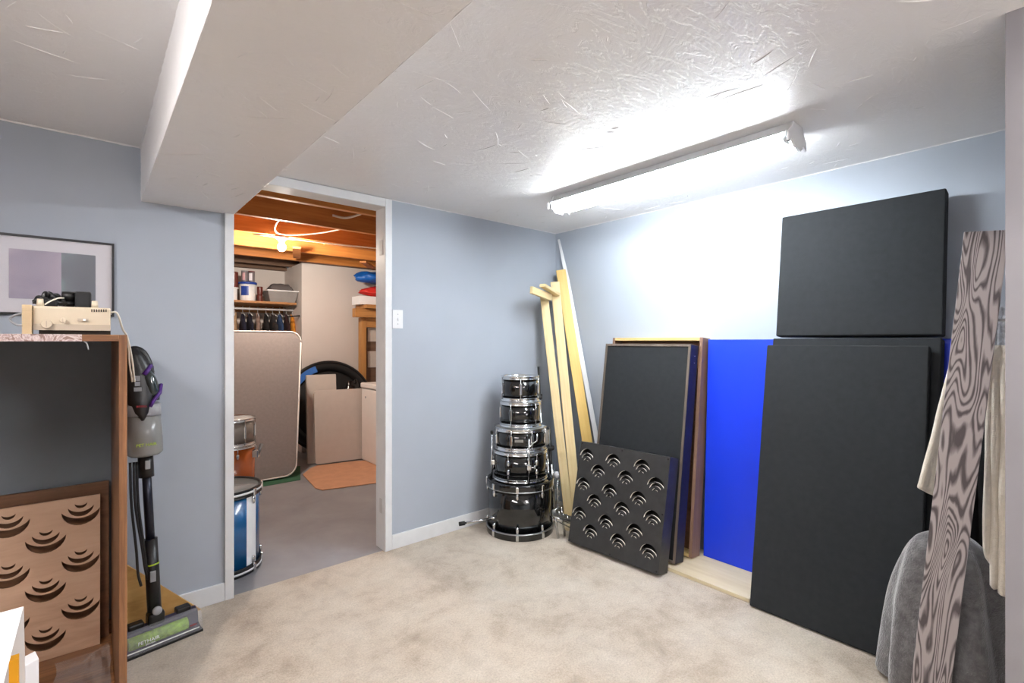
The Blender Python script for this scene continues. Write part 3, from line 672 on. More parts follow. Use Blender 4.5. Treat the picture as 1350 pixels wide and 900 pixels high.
seg_obj('yoke_post', p + Vector((-0.04, 0.0, 0.05)), p + Vector((0.0, 0.005, -0.134)), 0.008, M_CHROME, pd)
seg_obj('yoke_post', p + Vector((0.035, 0.01, 0.06)), p + Vector((0.06, 0.005, -0.134)), 0.008, M_CHROME, pd)
seg_obj('axle', p + Vector((-0.045, 0.0, 0.055)), p + Vector((0.04, 0.01, 0.06)), 0.006, M_CHROME, pd)
seg_obj('beater_shaft', p + Vector((0.0, 0.005, 0.055)), p + Vector((0.03, 0.05, 0.25)), 0.0035, M_CHROME, pd)
bm = BM(); add_lathe(bm, [(0, -0.02), (0.018, -0.018), (0.02, 0.0), (0.014, 0.02), (0, 0.022)], 12); bm.transform(Matrix.Translation(p + Vector((0.03, 0.05, 0.26)))); obj('beater', bm, M_GRAYP, pd, True)
for k, (zz, rr) in enumerate(((0.28, 0.055), (0.22, 0.04))):
    bm = BM(); add_tube(bm, [p + Vector((0.03 + rr * 0.5 * math.cos(u / 16 * 2 * PI), 0.03 + rr * 0.3 * math.cos(u / 16 * 2 * PI), zz - 0.1 + rr * math.sin(u / 16 * 2 * PI))) for u in range(15)], 0.003, 6); obj('spring_loop', bm, M_CHROME, pd, True)

# ================================================================ LEFT: WOODEN CABINET AND WHAT IS ON IT
CX1, CY0, CY1, CZ = 0.0827, 1.875, 2.60, 1.29; CX0 = -0.78; CT = 0.0195
cab = thing('wooden_cabinet', 'open fronted walnut cabinet with a strip of marbled paper along its top edge', 'cabinet', ((CX0 + CX1) / 2, CY0, 0))
box_obj('side_panel', (CX1 - CT, CY0, 0), (CX1, CY1, CZ), M_WALNUT, cab, True, 0.0015); box_obj('side_panel', (CX0, CY0, 0), (CX0 + CT, CY1, CZ), M_WALNUT, cab, True, 0.0015)
tpn = box_obj('top_panel', (CX0 + CT, CY0, CZ - CT), (CX1 - CT, CY1, CZ), M_WALNUTX, cab, True, 0.001)
box_obj('bottom_panel', (CX0 + CT, CY0, 0.06), (CX1 - CT, CY1, 0.08), M_WALNUTX, cab, True, 0.001)
box_obj('plinth', (CX0 + CT, CY0 + 0.03, 0), (CX1 - CT, CY0 + 0.05, 0.06), M_WALNUTX, cab, True)
box_obj('back_panel', (CX0 + CT, CY1 - 0.006, 0.131), (CX1 - CT, CY1, CZ - CT), plain('shade_grey_backing', srgb(118, 126, 134), 0.7, var=0.05, vscale=6), cab, True)  # added sheet, its grey puts the shade of the cabinet interior into colour
box_obj('back_rail', (CX0 + CT, CY1 - 0.02, 0.08), (CX1 - CT, CY1, 0.13), M_WALNUTX, cab, True)
m, nt, b = newmat('marbled_contact_paper'); v = coords(nt)
f = noise_node(nt, v, 14, 6, 0.6, 4)
nt.links.new(ramp(nt, f, [(0.42, srgb(138, 112, 104)), (0.5, srgb(206, 192, 190)), (0.56, srgb(160, 136, 132)), (0.66, srgb(190, 174, 172))]), b.inputs['Base Color']); b.inputs['Roughness'].default_value = 0.35
xr = on_y(108, 445, CY0).x
bm = BM(); add_box(bm, (CX0 + CT, CY0 - 0.0014, CZ - CT - 0.0002), (xr, CY0 - 0.0002, CZ + 0.0006)); add_box(bm, (CX0 + CT, CY0 - 0.0014, CZ + 0.0002), (xr - 0.01, CY0 + 0.14, CZ + 0.0008)); obj('marbled_paper', bm, m, tpn, True)
bm = BM(); q = on_y(112, 450, CY0 - 0.003)
add_tube(bm, spline([q + Vector((-0.002, 0, 0.0)), q + Vector((0.004, 0, -0.006)), q + Vector((0.008, 0.0, -0.024))], 6), 0.0018, 6); obj('loose_paper_edge', bm, M_GRAYP, tpn, True)
# diffuser plate in the cabinet
pz = 0.0812
t = thing('diffuser_plate', 'birch plywood plate with crescent cut-outs standing inside the walnut cabinet', 'sound diffuser', (-0.578, 2.527, pz), (-R(1.5), 0, R(-1.5)))
bm = plate_with_holes([(0, 0), (0.605, 0), (0.605, 0.585), (0, 0.585)], [[(x, z) for x, z in h] for h in crescents(0.605, 0.585, False, 1.08)], 0.009); bm.normal_update()
# same pattern as the black diffuser, turned over: larger holes for this plate come from the same template
color_cut_edges(bm, 0.605, 0.585)
obj('birch_face', bm, [M_BIRCH, M_BURNT], t)
t = thing('backing_board', 'dark brown backing board standing behind the birch diffuser plate', 'board', (-0.70, 2.556, 0.0812), (-R(1.0), 0, 0))
bm = BM(); add_box(bm, (0, 0, 0), (0.755, 0.012, 0.625)); bo = obj('board_face', bm, M_BROWNB, t, bevel=0.001)
bm = BM(); add_box(bm, (0, -0.004, 0.605), (0.755, 0, 0.625)); obj('edge_strip', bm, M_BROWNB, bo)
# crumpled clear plastic on the cabinet floor
bm = BM(); n = 14; g = {}
for i in range(n + 1):
    for j in range(n + 1):
        u, v = i / n, j / n; x = -0.10 + 0.155 * u; y = 2.16 + 0.30 * v
        z = 0.083 + max(0, 0.045 * (0.5 + N((u * 3, v * 3, 0), 1.6, 3)) * math.sin(PI * v) * (0.4 + u) + 0.06 * max(0, u - 0.75) * 4 * N((v * 6, 2, 1), 1, 5) ** 2 * 2)
        g[i, j] = bm.verts.new((x + 0.012 * N((u * 5, v * 5, 2), 1, 8), y, z))
for i in range(n):
    for j in range(n): bm.faces.new((g[i, j], g[i + 1, j], g[i + 1, j + 1], g[i, j + 1]))
pf = obj('plastic_wrap', bm, M_CLEAR, solid=0.0012); tag(pf, 'crumpled clear plastic wrap lying on the floor of the walnut cabinet', 'plastic wrap')
o = box_obj('wood_batten', (CX0 + 0.03, 2.02, 0.0803), (CX1 - 0.03, 2.075, 0.10), M_WALNUTX, bevel=0.001); tag(o, 'narrow walnut batten lying across the cabinet floor', 'batten')
# picture on the wall
pa = on_y(150.5, 325, YB); pt, pb = 1.693, 1.377; px0 = -0.335
t = thing('framed_picture', 'framed abstract print with a wide white mat hanging above the cabinet', 'picture', ((px0 + pa.x) / 2, YB, pb))
fw = 0.008
for lo, hi in (((px0, YB - 0.02, pb), (px0 + fw, YB - 0.001, pt)), ((pa.x - fw, YB - 0.02, pb), (pa.x, YB - 0.001, pt)), ((px0 + fw, YB - 0.02, pt - fw), (pa.x - fw, YB - 0.001, pt)), ((px0 + fw, YB - 0.02, pb), (pa.x - fw, YB - 0.001, pb + fw))):
    box_obj('frame_bar', lo, hi, M_FRAME, t, True, 0.001)
box_obj('mat_board', (px0 + fw, YB - 0.010, pb + fw), (pa.x - fw, YB - 0.006, pt - fw), M_MATB, t, True)
m, nt, b = newmat('abstract_print'); v = coords(nt)
f = noise_node(nt, v, 5, 3, 0.5, 0.5); sx = nt.nodes.new('ShaderNodeSeparateXYZ'); nt.links.new(v, sx.inputs[0])
c1 = ramp(nt, f, [(0.3, srgb(150, 140, 164)), (0.5, srgb(178, 164, 184)), (0.7, srgb(200, 184, 200))])
c2 = ramp(nt, f, [(0.35, srgb(78, 80, 94)), (0.55, srgb(104, 110, 122)), (0.66, srgb(136, 176, 170))])
st = nt.nodes.new('ShaderNodeMath'); st.operation = 'GREATER_THAN'
x_split = on_y(81, 350, YB).x - (px0 + pa.x) / 2; st.inputs[1].default_value = x_split
nt.links.new(sx.outputs['X'], st.inputs[0]); mx = nt.nodes.new('ShaderNodeMixRGB'); nt.links.new(st.outputs[0], mx.inputs[0]); nt.links.new(c1, mx.inputs[1]); nt.links.new(c2, mx.inputs[2])
nt.links.new(mx.outputs[0], b.inputs['Base Color']); b.inputs['Roughness'].default_value = 0.15
ia = on_y(12, 328, YB); ib = on_y(126, 338, YB)
box_obj('print', (ia.x, YB - 0.0115, 1.44), (ib.x, YB - 0.0102, 1.635), m, t, True)
box_obj('glass', (px0 + fw, YB - 0.016, pb + fw), (pa.x - fw, YB - 0.014, pt - fw), M_CLEAR, t, True)
# answering machine
t = thing('answering_machine', 'beige plastic answering machine with dials standing on the walnut cabinet', 'answering machine', (-0.05, 1.96, CZ + 0.001))
xa, xb = on_y(43, 420, 1.95).x, on_y(146, 420, 1.95).x; z0 = CZ + 0.001; zt = z0 + 0.082
box_obj('base', (xa + 0.012, 1.965, z0), (xb, 2.10, z0 + 0.014), M_DARKB, t, True)
bm = BM(); add_prism(bm, [(xa, 1.955, z0 + 0.014), (xa, 1.95, zt - 0.004), (xa, 1.956, zt), (xa, 2.10, zt), (xa, 2.11, z0 + 0.014)], (xb - xa, 0, 0)); obj('housing', bm, M_BEIGE, t, True, 0.003)
box_obj('lower_band', (xa + 0.001, 1.9495, z0 + 0.012), (xb - 0.001, 1.956, z0 + 0.030), M_BEIGE2, t, True)
bm = BM()
xc = on_y(29, 420, 1.945).x
for k in range(14): add_box(bm, (xc, 1.938, z0 + 0.006 * k), (xa - 0.001, 1.99, z0 + 0.006 * k + 0.0042))
add_box(bm, (xc + 0.001, 1.942, z0), (xa - 0.002, 1.989, z0 + 0.083)); obj('ribbed_handset', bm, M_TAN, t, True)
for px_, py_, r in ((61.5, 427, 0.0125), (83, 422, 0.0075)):
    c = on_y(px_, py_, 1.948); bm = BM(); add_cyl(bm, c, c + Vector((0, -0.008, 0)), r, r * 0.9, 18); kb = obj('dial', bm, M_BEIGE, t, True)
    bm = BM(); add_box(bm, (c.x - 0.001, c.y - 0.010, c.z - r * 0.7), (c.x + 0.001, c.y - 0.0078, c.z + r * 0.7)); obj('pointer', bm, M_BEIGE2, kb, True)
c = on_y(109.5, 421.5, 1.948); box_obj('slide_slot', (c.x - 0.012, 1.9485, c.z - 0.004), (c.x + 0.012, 1.951, c.z + 0.004), M_BEIGE2, t, True); box_obj('slide_switch', (c.x, 1.944, c.z - 0.003), (c.x + 0.006, 1.9485, c.z + 0.003), M_WHITEP, t, True)
for k in range(7):
    c = on_y(121 + 3.15 * k, 409.3, 1.949); box_obj('vent_slot', (c.x - 0.0012, 1.9485, c.z - 0.004), (c.x + 0.0012, 1.951, c.z + 0.004), M_BLKD, t, True)
for px_ in (53, 125):
    c = on_y(px_, 402, 1.985); bm = BM(); add_cyl(bm, (c.x, 1.985, zt - 0.001), (c.x, 1.985, zt + 0.022), 0.009, 0.007, 14); obj('cradle_post', bm, M_BEIGE, t, True)
bm = BM(); q = Vector((xc, 1.965, z0 + 0.06)); add_tube(bm, spline([q, q + Vector((-0.018, 0, -0.008)), q + Vector((-0.026, 0.005, -0.02)), q + Vector((-0.012, 0.0, -0.034)), q + Vector((0.001, 0, -0.034))]), 0.003); obj('handset_cord', bm, M_GRAYP, t, True)
bm = BM()
for k in (0, 1):
    add_tube(bm, spline([(xb - 0.002, 2.03 + 0.01 * k, zt - 0.01), (xb + 0.018, 2.03, zt - 0.012), (CX1 - 0.004, 2.05 + 0.01 * k, CZ + 0.022), (CX1 + 0.010, 2.07, CZ - 0.01), (CX1 + 0.016 + 0.008 * k, 2.10, CZ - 0.09), (CX1 + 0.026 + 0.006 * k, 2.15, CZ - 0.16)]), 0.0028, 8)
obj('white_cord', bm, M_CORD, t, True)
# adapters on the machine
xq0, xq1 = on_y(98, 395, 2.0).x, on_y(120.5, 395, 2.0).x
t = thing('power_adapter', 'black square power adapter lying on top of the answering machine', 'power adapter', (xq0, 2.02, zt + 0.001))
box_obj('adapter_body', (xq0, 2.015, zt + 0.0012), (xq1, 2.075, zt + 0.052), M_BLKP, t, True, 0.005)
bm = BM(); add_cyl(bm, (xq0, 2.045, zt + 0.036), (xq0 - 0.030, 2.045, zt + 0.038), 0.016, 0.014, 16); obj('plug_neck', bm, M_BLKP, t, True)
bm = BM(); add_cyl(bm, (xq0, 2.045, zt + 0.0135), (xq0 - 0.036, 2.045, zt + 0.016), 0.011, 0.010, 14); obj('strain_relief', bm, M_BLKP, t, True)
t = thing('cable_bundle', 'crumpled black cable bundle lying on the left end of the answering machine', 'cable', (-0.08, 2.02, zt + 0.001))
xk = on_y(46, 395, 2.0).x
bm = BM(); rnd = random.Random(4)
for k in range(7):
    pts = [Vector((xk + 0.062 * i / 6 + rnd.uniform(-.006, .006), 2.02 + rnd.uniform(-.018, .018), zt + 0.009 + 0.032 * math.sin(PI * (i + 0.6) / 7) * rnd.uniform(0.25, 1.1))) for i in range(7)]
    add_tube(bm, spline(pts, 5), 0.0052, 7)
obj('coiled_cable', bm, M_BLKP, t, True)
bm = BM(); add_box(bm, (xk + 0.010, 2.002, zt + 0.0012), (xk + 0.05, 2.035, zt + 0.024)); obj('plug_block', bm, M_BLKP, t, True, 0.006)
bm = BM(); add_tube(bm, spline([(xk + 0.022, 1.978, zt + 0.005), (xk + 0.034, 1.98, zt + 0.016), (xk + 0.05, 1.99, zt + 0.026), (xk + 0.062, 2.01, zt + 0.029)]), 0.0022, 6); obj('white_lead', bm, M_CORD, t, True)
# white folded cards at the lower left
t = thing('folded_card', 'white folded card standing on the carpet in front of the cabinet', 'card', (-0.05, 1.35, 0))
rg = on_floor(31, 800, 0.68)
def sheet(name, pts, th, mat, parent):
    bm = BM(); nrm = (Vector(pts[1]) - Vector(pts[0])).cross(Vector(pts[2]) - Vector(pts[0])).normalized() * th
    add_prism(bm, pts, nrm); return obj(name, bm, mat, parent, True)
ex = Vector((-0.30, 0.02, -0.015))
M_CARD = plain('white_card', srgb(240, 240, 242), 0.6, var=0.01)
dd = (ray(5, 900) * 1.0 + Vector((0, 0, H)) - rg) * 2.4
sheet('front_leaf', [rg, rg + ex, rg + ex + dd, rg + dd], 0.003, M_CARD, t)
sheet('back_leaf', [rg + Vector((0, 0.004, 0)), rg + ex + Vector((0, 0.004, 0)), Vector((rg.x - 0.30, rg.y + 0.10, 0.002)), Vector((rg.x + 0.004, rg.y + 0.10, 0.002))], 0.003, M_CARD, t)
q = ray(19.5, 866) * 1.055 + Vector((0, 0, H))
o = box_obj('orange_folder', (q.x - 0.008, q.y - 0.012, 0.001), (q.x + 0.006, q.y + 0.012, q.z), plain('orange_card', srgb(240, 170, 20), 0.6)); tag(o, 'orange folder standing inside the white folded card', 'folder')
q = on_floor(51, 870, 0.45)
bm = BM(); add_prism(bm, [(q.x - 0.055, q.y, 0.001), (q.x, q.y + 0.01, 0.001), (q.x, q.y + 0.01, q.z), (q.x - 0.055, q.y, q.z - 0.012)], (-0.01, 0.05, 0)); o = obj('white_carton', bm, M_CARD, bevel=0.002); tag(o, 'slim white carton standing beside the folded card', 'carton')
# golden plywood offcut leaning on wall behind the vacuum
e = on_y(265, 800, YB - 0.03); f_ = on_y(168, 745, YB - 0.03)
sl = (f_.z - 0.0) / (e.x - f_.x)
bm = BM(); add_prism(bm, [(e.x, YB - 0.030, 0.0005), (-0.55, YB - 0.030, 0.0005), (-0.55, YB - 0.030, 0.62), (e.x - 0.62 / sl, YB - 0.030, 0.62)], (0, 0.012, 0)); o = obj('plywood_offcut', bm, M_GOLD, bevel=0.001); tag(o, 'golden plywood offcut with a slanted edge standing against the wall behind the vacuum', 'plywood sheet')

# ================================================================ STICK VACUUM
vac = thing('stick_vacuum', 'black and purple cordless stick vacuum standing beside the walnut cabinet', 'vacuum cleaner', (0.23, 2.53, 0))
a = Vector((0.204, 2.535, 0.10)); b_ = Vector((0.155, 2.60, 1.23)); ax = (b_ - a).normalized()
V = lambda t, dx=0, dy=0: a + ax * t + Vector((dx, dy, 0))
seg_obj('wand', V(0.33), V(0.66), 0.0165, M_WAND, vac, 16)
cl = seg_obj('lower_collar', V(0.04), V(0.34), 0.025, M_BLKP, vac, 16)
seg_obj('lime_ring', V(0.232), V(0.238), 0.0262, M_LIME, cl, 16)
q = V(0.19, 0.0, -0.024); box_obj('release_button', (q.x - 0.010, q.y - 0.006, q.z - 0.022), (q.x + 0.010, q.y + 0.004, q.z + 0.022), M_GRAYP, cl, True, 0.002)
seg_obj('upper_collar', V(0.60), V(0.70), 0.027, M_BLKP, vac, 16)
q = V(0.655, 0.004, -0.026); box_obj('release_button', (q.x - 0.009, q.y - 0.005, q.z - 0.018), (q.x + 0.009, q.y + 0.004, q.z + 0.018), M_GRAYP, vac, True, 0.002)
def oriented_lathe(prof, origin, axis, seg=28):
    bm = BM(); add_lathe(bm, prof, seg); bm.transform(Matrix.Translation(origin) @ Vector((0, 0, 1)).rotation_difference(axis).to_matrix().to_4x4()); return bm
bn = obj('dust_bin', oriented_lathe([(0, 0), (0.05, 0), (0.062, 0.012), (0.064, 0.075), (0.062, 0.19), (0, 0.19)], V(0.69), ax), M_SMOKE, vac, True)
obj('inner_cyclone', oriented_lathe([(0, 0), (0.03, 0.0), (0.034, 0.05), (0.054, 0.055), (0.054, 0.15), (0, 0.15)], V(0.715), ax), M_GRAYP, bn, True)
q = V(0.745, 0.002, -0.0665)
bm = text_mesh('PET HAIR', 0.017); bm.transform(Matrix.Translation(q) @ Matrix.Rotation(R(8), 4, 'Z') @ Matrix.Rotation(R(90), 4, 'X')); obj('bin_lettering', bm, M_LIME, bn, True)
# motor body: lofted sections along the axis
def loft(name, secs, mat, parent, origin=None, n=20, power=2.6):
    bm = BM(); rings = []
    for t_, cx, cy, rx, ry in secs:
        c = V(t_, cx, cy); ring = []
        for k in range(n):
            th = 2 * PI * k / n; cs, sn_ = math.cos(th), math.sin(th)
            ring.append(bm.verts.new(c + Vector((math.copysign(abs(cs) ** (2 / power), cs) * rx, math.copysign(abs(sn_) ** (2 / power), sn_) * ry, 0))))
        rings.append(ring)
    for i in range(len(rings) - 1):
        for k in range(n):
            f = bm.faces.new((rings[i][k], rings[i][(k + 1) % n], rings[i + 1][(k + 1) % n], rings[i + 1][k])); f.smooth = True
    bm.faces.new(rings[0][::-1]); bm.faces.new(rings[-1]); return obj(name, bm, mat, parent, True)
loft('collar_ring', [(0.862, 0, 0, 0.064, 0.064), (0.905, 0, 0, 0.064, 0.064), (0.912, 0, 0, 0.058, 0.058)], M_GRAYP, vac)
body = loft('motor_body', [(0.845, -0.006, -0.008, 0.010, 0.058), (0.875, -0.006, -0.008, 0.034, 0.062), (0.93, -0.006, -0.006, 0.054, 0.062), (0.99, -0.004, 0, 0.058, 0.056), (1.06, -0.006, 0, 0.05, 0.05), (1.11, -0.016, 0, 0.036, 0.046), (1.145, -0.024, 0, 0.022, 0.04)], M_BLKP, vac)
loft('side_pod', [(0.925, 0.036, -0.012, 0.024, 0.04), (0.97, 0.036, -0.014, 0.028, 0.046), (1.02, 0.026, -0.012, 0.026, 0.046), (1.055, 0.018, -0.01, 0.016, 0.04)], plain('dark_green_gloss', srgb(40, 52, 54), 0.15, coat=0.6), vac)
bm = BM(); add_tube(bm, [V(0.90, 0.022, -0.06), V(0.925, 0.034, -0.062), V(0.955, 0.058, -0.05), V(0.99, 0.066, -0.03)], 0.0075, 8); obj('purple_trim', bm, M_GLOVE, vac, True)
bm = BM(); add_tube(bm, [V(1.035, 0.008, -0.058), V(1.05, 0.02, -0.056), V(1.07, 0.034, -0.03), V(1.06, 0.04, 0.0)], 0.0085, 8); obj('purple_trim', bm, M_GLOVE, vac, True)
bm = BM(); add_tube(bm, spline([V(1.04, 0.035, -0.01), V(1.085, 0.028, -0.01), V(1.125, 0.012, -0.01), V(1.142, -0.012, -0.01), V(1.135, -0.035, 0)], 5), 0.013, 10); obj('handle', bm, M_BLKP, vac, True)
for k, (dz, hh, w_) in enumerate(((0.045, 0.011, 0.010), (0.022, 0.009, 0.009), (0.0, 0.008, 0.013))):
    q = V(0.975 + dz, -0.016, -0.058 + 0.006 * (2 - k) * 0.5); box_obj('key_decal', (q.x - w_, q.y - 0.004, q.z - hh), (q.x + w_, q.y + 0.004, q.z + hh), M_GRAYP, body, True, 0.001)
q = V(0.905, -0.007, -0.0725)
bm = text_mesh('BISSELL', 0.011); bm.transform(Matrix.Translation(q) @ Matrix.Rotation(R(90), 4, 'X')); obj('red_lettering', bm, M_REDT, body, True)
bm = BM()
for k, (dx, sw) in enumerate(((-0.030, 0.010), (-0.040, 0.016), (-0.052, 0.004))):
    add_tube(bm, spline([V(0.67, dx, -0.01), V(0.5, dx - 0.004, -0.02), V(0.32, dx + sw * 0.6, -0.026), V(0.24 - 0.012 * k, dx + sw, -0.022), V(0.20 - 0.02 * k, dx + sw + 0.008, -0.015)], 6), 0.005, 7)
obj('folded_cable', bm, M_BLKP, vac, True)
# floor head
hx = Vector((0.368 - 0.106, 2.512 - 2.465, 0)); hd = hx.normalized(); hL = hx.length; HB = Vector((0.106, 2.462, 0.0008)); dn = Vector((-hd.y, hd.x, 0))
MH = Matrix((hd, dn, Vector((0, 0, 1)))).transposed().to_4x4(); MH.translation = HB
def hobj(name, bm, mat, bevel=0, parent=None):
    bm.transform(MH); return obj(name, bm, mat, parent or vac, True, bevel)
def prof(name, pts, x0, x1, mat, bevel=0, parent=None):
    bm = BM(); add_prism(bm, [(x0, y, z) for y, z in pts], (x1 - x0, 0, 0)); return hobj(name, bm, mat, bevel, parent)
hd_o = prof('floor_head', [(0.0, 0.004), (0.0, 0.016), (0.035, 0.03), (0.045, 0.078), (0.075, 0.09), (0.115, 0.07), (0.12, 0.004)], 0, hL, M_DKPURP, 0.004)
prof('base_skirt', [(-0.004, 0.0), (-0.004, 0.01), (0.11, 0.01), (0.11, 0.0)], -0.002, hL + 0.004, M_BLKP)
br = BM(); add_cyl(br, (0.012, 0.038, 0.042), (hL - 0.045, 0.038, 0.042), 0.026, seg=18); hobj('lime_brush_roll', br, M_GREENB)
cv = prof('clear_cover', [(-0.0045, 0.012), (-0.0015, 0.05), (0.012, 0.074), (0.04, 0.09), (0.042, 0.0925), (0.0095, 0.0765), (-0.004, 0.051), (-0.007, 0.012)], 0.004, hL + 0.002, M_CLEAR)
bm = BM(); add_box(bm, (0.002, -0.0085, 0.024), (hL - 0.012, -0.0058, 0.028)); hobj('white_line', bm, M_WHITET, parent=cv)
for txt, cx, cz, sz, mt_ in (('PETHAIR', 0.072, 0.053, 0.019, M_WHITET), ('ERASER', 0.078, 0.040, 0.010, M_WHITET), ('BISSELL', hL - 0.034, 0.045, 0.008, M_REDT)):
    bm = text_mesh(txt, sz); bm.transform(Matrix.Translation((cx, -0.0080, cz)) @ Matrix.Rotation(R(90), 4, 'X')); hobj('lettering', bm, mt_, parent=cv)
for x0 in (0.02, 0.19):
    bm = BM(); add_box(bm, (x0, 0.06, 0.078), (x0 + 0.055, 0.10, 0.104)); hobj('latch', bm, M_BLKP, 0.006)
bm = BM(); add_box(bm, (0.085, 0.045, 0.075), (0.145, 0.10, 0.13)); hobj('swivel_neck', bm, M_BLKP, 0.012)
q = a + Vector((0.004, -0.036, 0.052)); bm = oriented_lathe([(0, 0), (0.017, 0), (0.017, 0.006), (0.013, 0.009), (0, 0.009)], q, Vector((0.1, -1, 0.25)).normalized(), 20); obj('swivel_badge', bm, M_GRAYP, vac, True)

# ================================================================ SWITCH
c0 = on_y(517.2, 408, YB); c1 = on_y(530.6, 433, YB)
t = thing('light_switch', 'white toggle light switch plate beside the doorway', 'light switch', ((c0.x + c1.x) / 2, YB, (c0.z + c1.z) / 2))
box_obj('cover_plate', (-0.035, -0.006, -0.057), (0.035, -0.0003, 0.057), M_WHITEP, t, bevel=0.003)
box_obj('toggle', (-0.005, -0.016, -0.010), (0.005, -0.005, 0.006), M_WHITEP, t, bevel=0.002)
for z in (-0.03, 0.03):
    bm = BM(); add_cyl(bm, (0, -0.0072, z), (0, -0.0055, z), 0.003, seg=10); obj('screw_head', bm, M_STEEL, t)

# ================================================================ RIGHT EDGE: PLANK, ROBES, BLANKET
m_f = faux_grain()
p1 = Vector((2.012, 0.176, 1.598)); p0 = Vector((2.118, 0.330, 0.0))
axp = (p1 - p0).normalized(); toc = Vector((-p1.x, -p1.y, 0)).normalized()
o = stick('grained_plank', p0 + Vector((0, 0, 0.006)), p1, 0.097, 0.014, m_f, None, toc); tag(o, 'grey wood grain printed plank leaning against the partition wall', 'plank')
cm_black = plain('black_wool', srgb(20, 20, 22), 0.95, var=0.2)
# hooks and hanging cloth on the hidden return wall at y = 0.124
def cloth(name, label, cat, top, bot, mat, folds=3, amp=0.02, nu=36, nv=40, th=0.012, fn=None, seed=0, depthdir=None):
    """hanging cloth between a top polyline and a bottom polyline"""
    def along(pl, u):
        k = u * (len(pl) - 1); i = min(int(k), len(pl) - 2); return Vector(pl[i]).lerp(Vector(pl[i + 1]), k - i)
    bm = BM(); g = {}
    for i in range(nu + 1):
        for j in range(nv + 1):
            u, v = i / nu, j / nv; p = along(top, u).lerp(along(bot, u), v)
            d = Vector(depthdir or (-1, 0.2, 0)).normalized()
            p += d * (amp * (0.25 + v) * math.sin(2 * PI * folds * u + 0.6 * math.sin(3 * v + seed)) + 0.012 * N((u * 4, v * 4, seed), 1, seed))
            p.z += 0.008 * N((u * 6, seed, 0), 1, seed) * v
            g[i, j] = bm.verts.new(p)
    for i in range(nu):
        for j in range(nv):
            f = bm.faces.new((g[i, j], g[i + 1, j], g[i + 1, j + 1], g[i, j + 1])); f.smooth = True
    o = obj(name, bm, mat, solid=th); return tag(o, label, cat)
def hook(x, z, label):
    t = thing('wall_hook', label, 'hook', (x, 0.124, z))
    bm = BM(); add_cyl(bm, (0, 0.0005, 0), (0, 0.005, 0), 0.018, seg=14); obj('rosette', bm, M_STEEL, t)
    bm = BM(); add_tube(bm, spline([(0, 0.004, 0), (0, 0.03, -0.005), (0, 0.042, 0.006), (0, 0.045, 0.022)], 5), 0.004, 8); obj('prong', bm, M_STEEL, t)
hook(2.33, 1.32, 'steel wall hook above the cream towel behind the plank'); hook(2.10, 1.34, 'steel wall hook nearest the partition corner holding the cream robe')
A = lambda px, py, d: Vector((SA * d + (px - 675) / FPX * d * CA, CA * d - (px - 675) / FPX * d * SA, H + (450 - py) / FPX * d))
cloth('bath_towel', 'cream fleece towel hanging from a hook behind the grained plank', 'towel',
      [A(1262, 455, 1.80), A(1268, 445, 1.80), A(1280, 440, 1.79), A(1290, 450, 1.78)], [A(1209, 640, 1.80), A(1222, 648, 1.81), A(1244, 664, 1.80), A(1278, 640, 1.78)], M_CREAM, 1.5, 0.016, seed=2)
cloth('dark_cloth', 'black cloth hanging behind the cream robe and the grained plank', 'clothing',  # plain black sheet filling the gap between plank and robe
      [A(1282, 470, 1.90), A(1290, 455, 1.88), A(1310, 455, 1.84), A(1330, 470, 1.80)], [A(1272, 745, 1.92), A(1290, 752, 1.90), A(1310, 752, 1.86), A(1334, 745, 1.82)], cm_black, 2.5, 0.012, 30, 30, 0.012, seed=11)
cloth('bath_robe', 'cream plush robe hanging against the partition wall', 'robe',
      [A(1302, 470, 1.56), A(1312, 455, 1.55), A(1326, 455, 1.53), A(1345, 460, 1.50)], [A(1300, 720, 1.58), A(1310, 775, 1.57), A(1323, 785, 1.55), A(1342, 780, 1.52)], M_CREAM, 3.5, 0.012, seed=5)
cloth('lace_blouse', 'white lacy blouse hanging above the cream robe', 'clothing',
      [A(1312, 408, 1.62), A(1320, 404, 1.61), A(1340, 404, 1.58)], [A(1306, 470, 1.62), A(1318, 478, 1.61), A(1340, 480, 1.58)], M_WHITEF, 3, 0.008, 20, 20, 0.006, seed=8)
cloth('teal_shirt', 'dark teal shirt hanging between the lacy blouse and the robe', 'clothing',
      [A(1302, 455, 1.66), A(1312, 462, 1.65), A(1335, 462, 1.62)], [A(1300, 520, 1.66), A(1312, 535, 1.65), A(1335, 535, 1.62)], M_TEAL, 2, 0.008, 20, 20, 0.006, seed=9)
# grey plush blanket heaped on the floor
bm = BM(); nu, nv = 72, 40; g = {}; cx, cy = 2.275, 0.302
for j in range(nv + 1):
    v = j / nv; z = 0.60 * (1 - (1 - v)) if False else 0.0
    for i in range(nu):
        th = 2 * PI * i / nu
        ph = v * PI / 2
        prof_r = math.cos(ph) ** 0.62 if v < 1 else 0
        zz = 0.60 * math.sin(ph) ** 0.9
        rx, ry = 0.135, 0.165
        fold = 1 + 0.14 * math.sin(th * 5 + 2.2 * v + 1) * (1 - v) + 0.06 * math.sin(th * 9 - 3 * v) * (1 - v)
        fold += 0.10 * N((math.cos(th) * 1.5, math.sin(th) * 1.5, v * 2), 1.4, 3)
        taper = 1.0 + 0.10 * (1 - v)
        x = cx + rx * prof_r * fold * taper * math.cos(th); y = cy + ry * prof_r * fold * taper * math.sin(th)
        x += 0.006 * N((x, y, zz), 22, 1); zz += 0.018 * N((x, y, 0), 9, 6) * v
        y = max(y, 0.127)
        if y > 0.375 and x > 2.362: x = 2.362 + 0.012 * (1 - math.exp(-(x - 2.362) * 20))
        lim = 2.150 - 0.07 * zz
        if y < 0.42 and x < lim: x = lim - 0.006 * (1 - math.exp(-(lim - x) * 30))
        g[i, j] = bm.verts.new((x, y, max(0.0008, zz)))
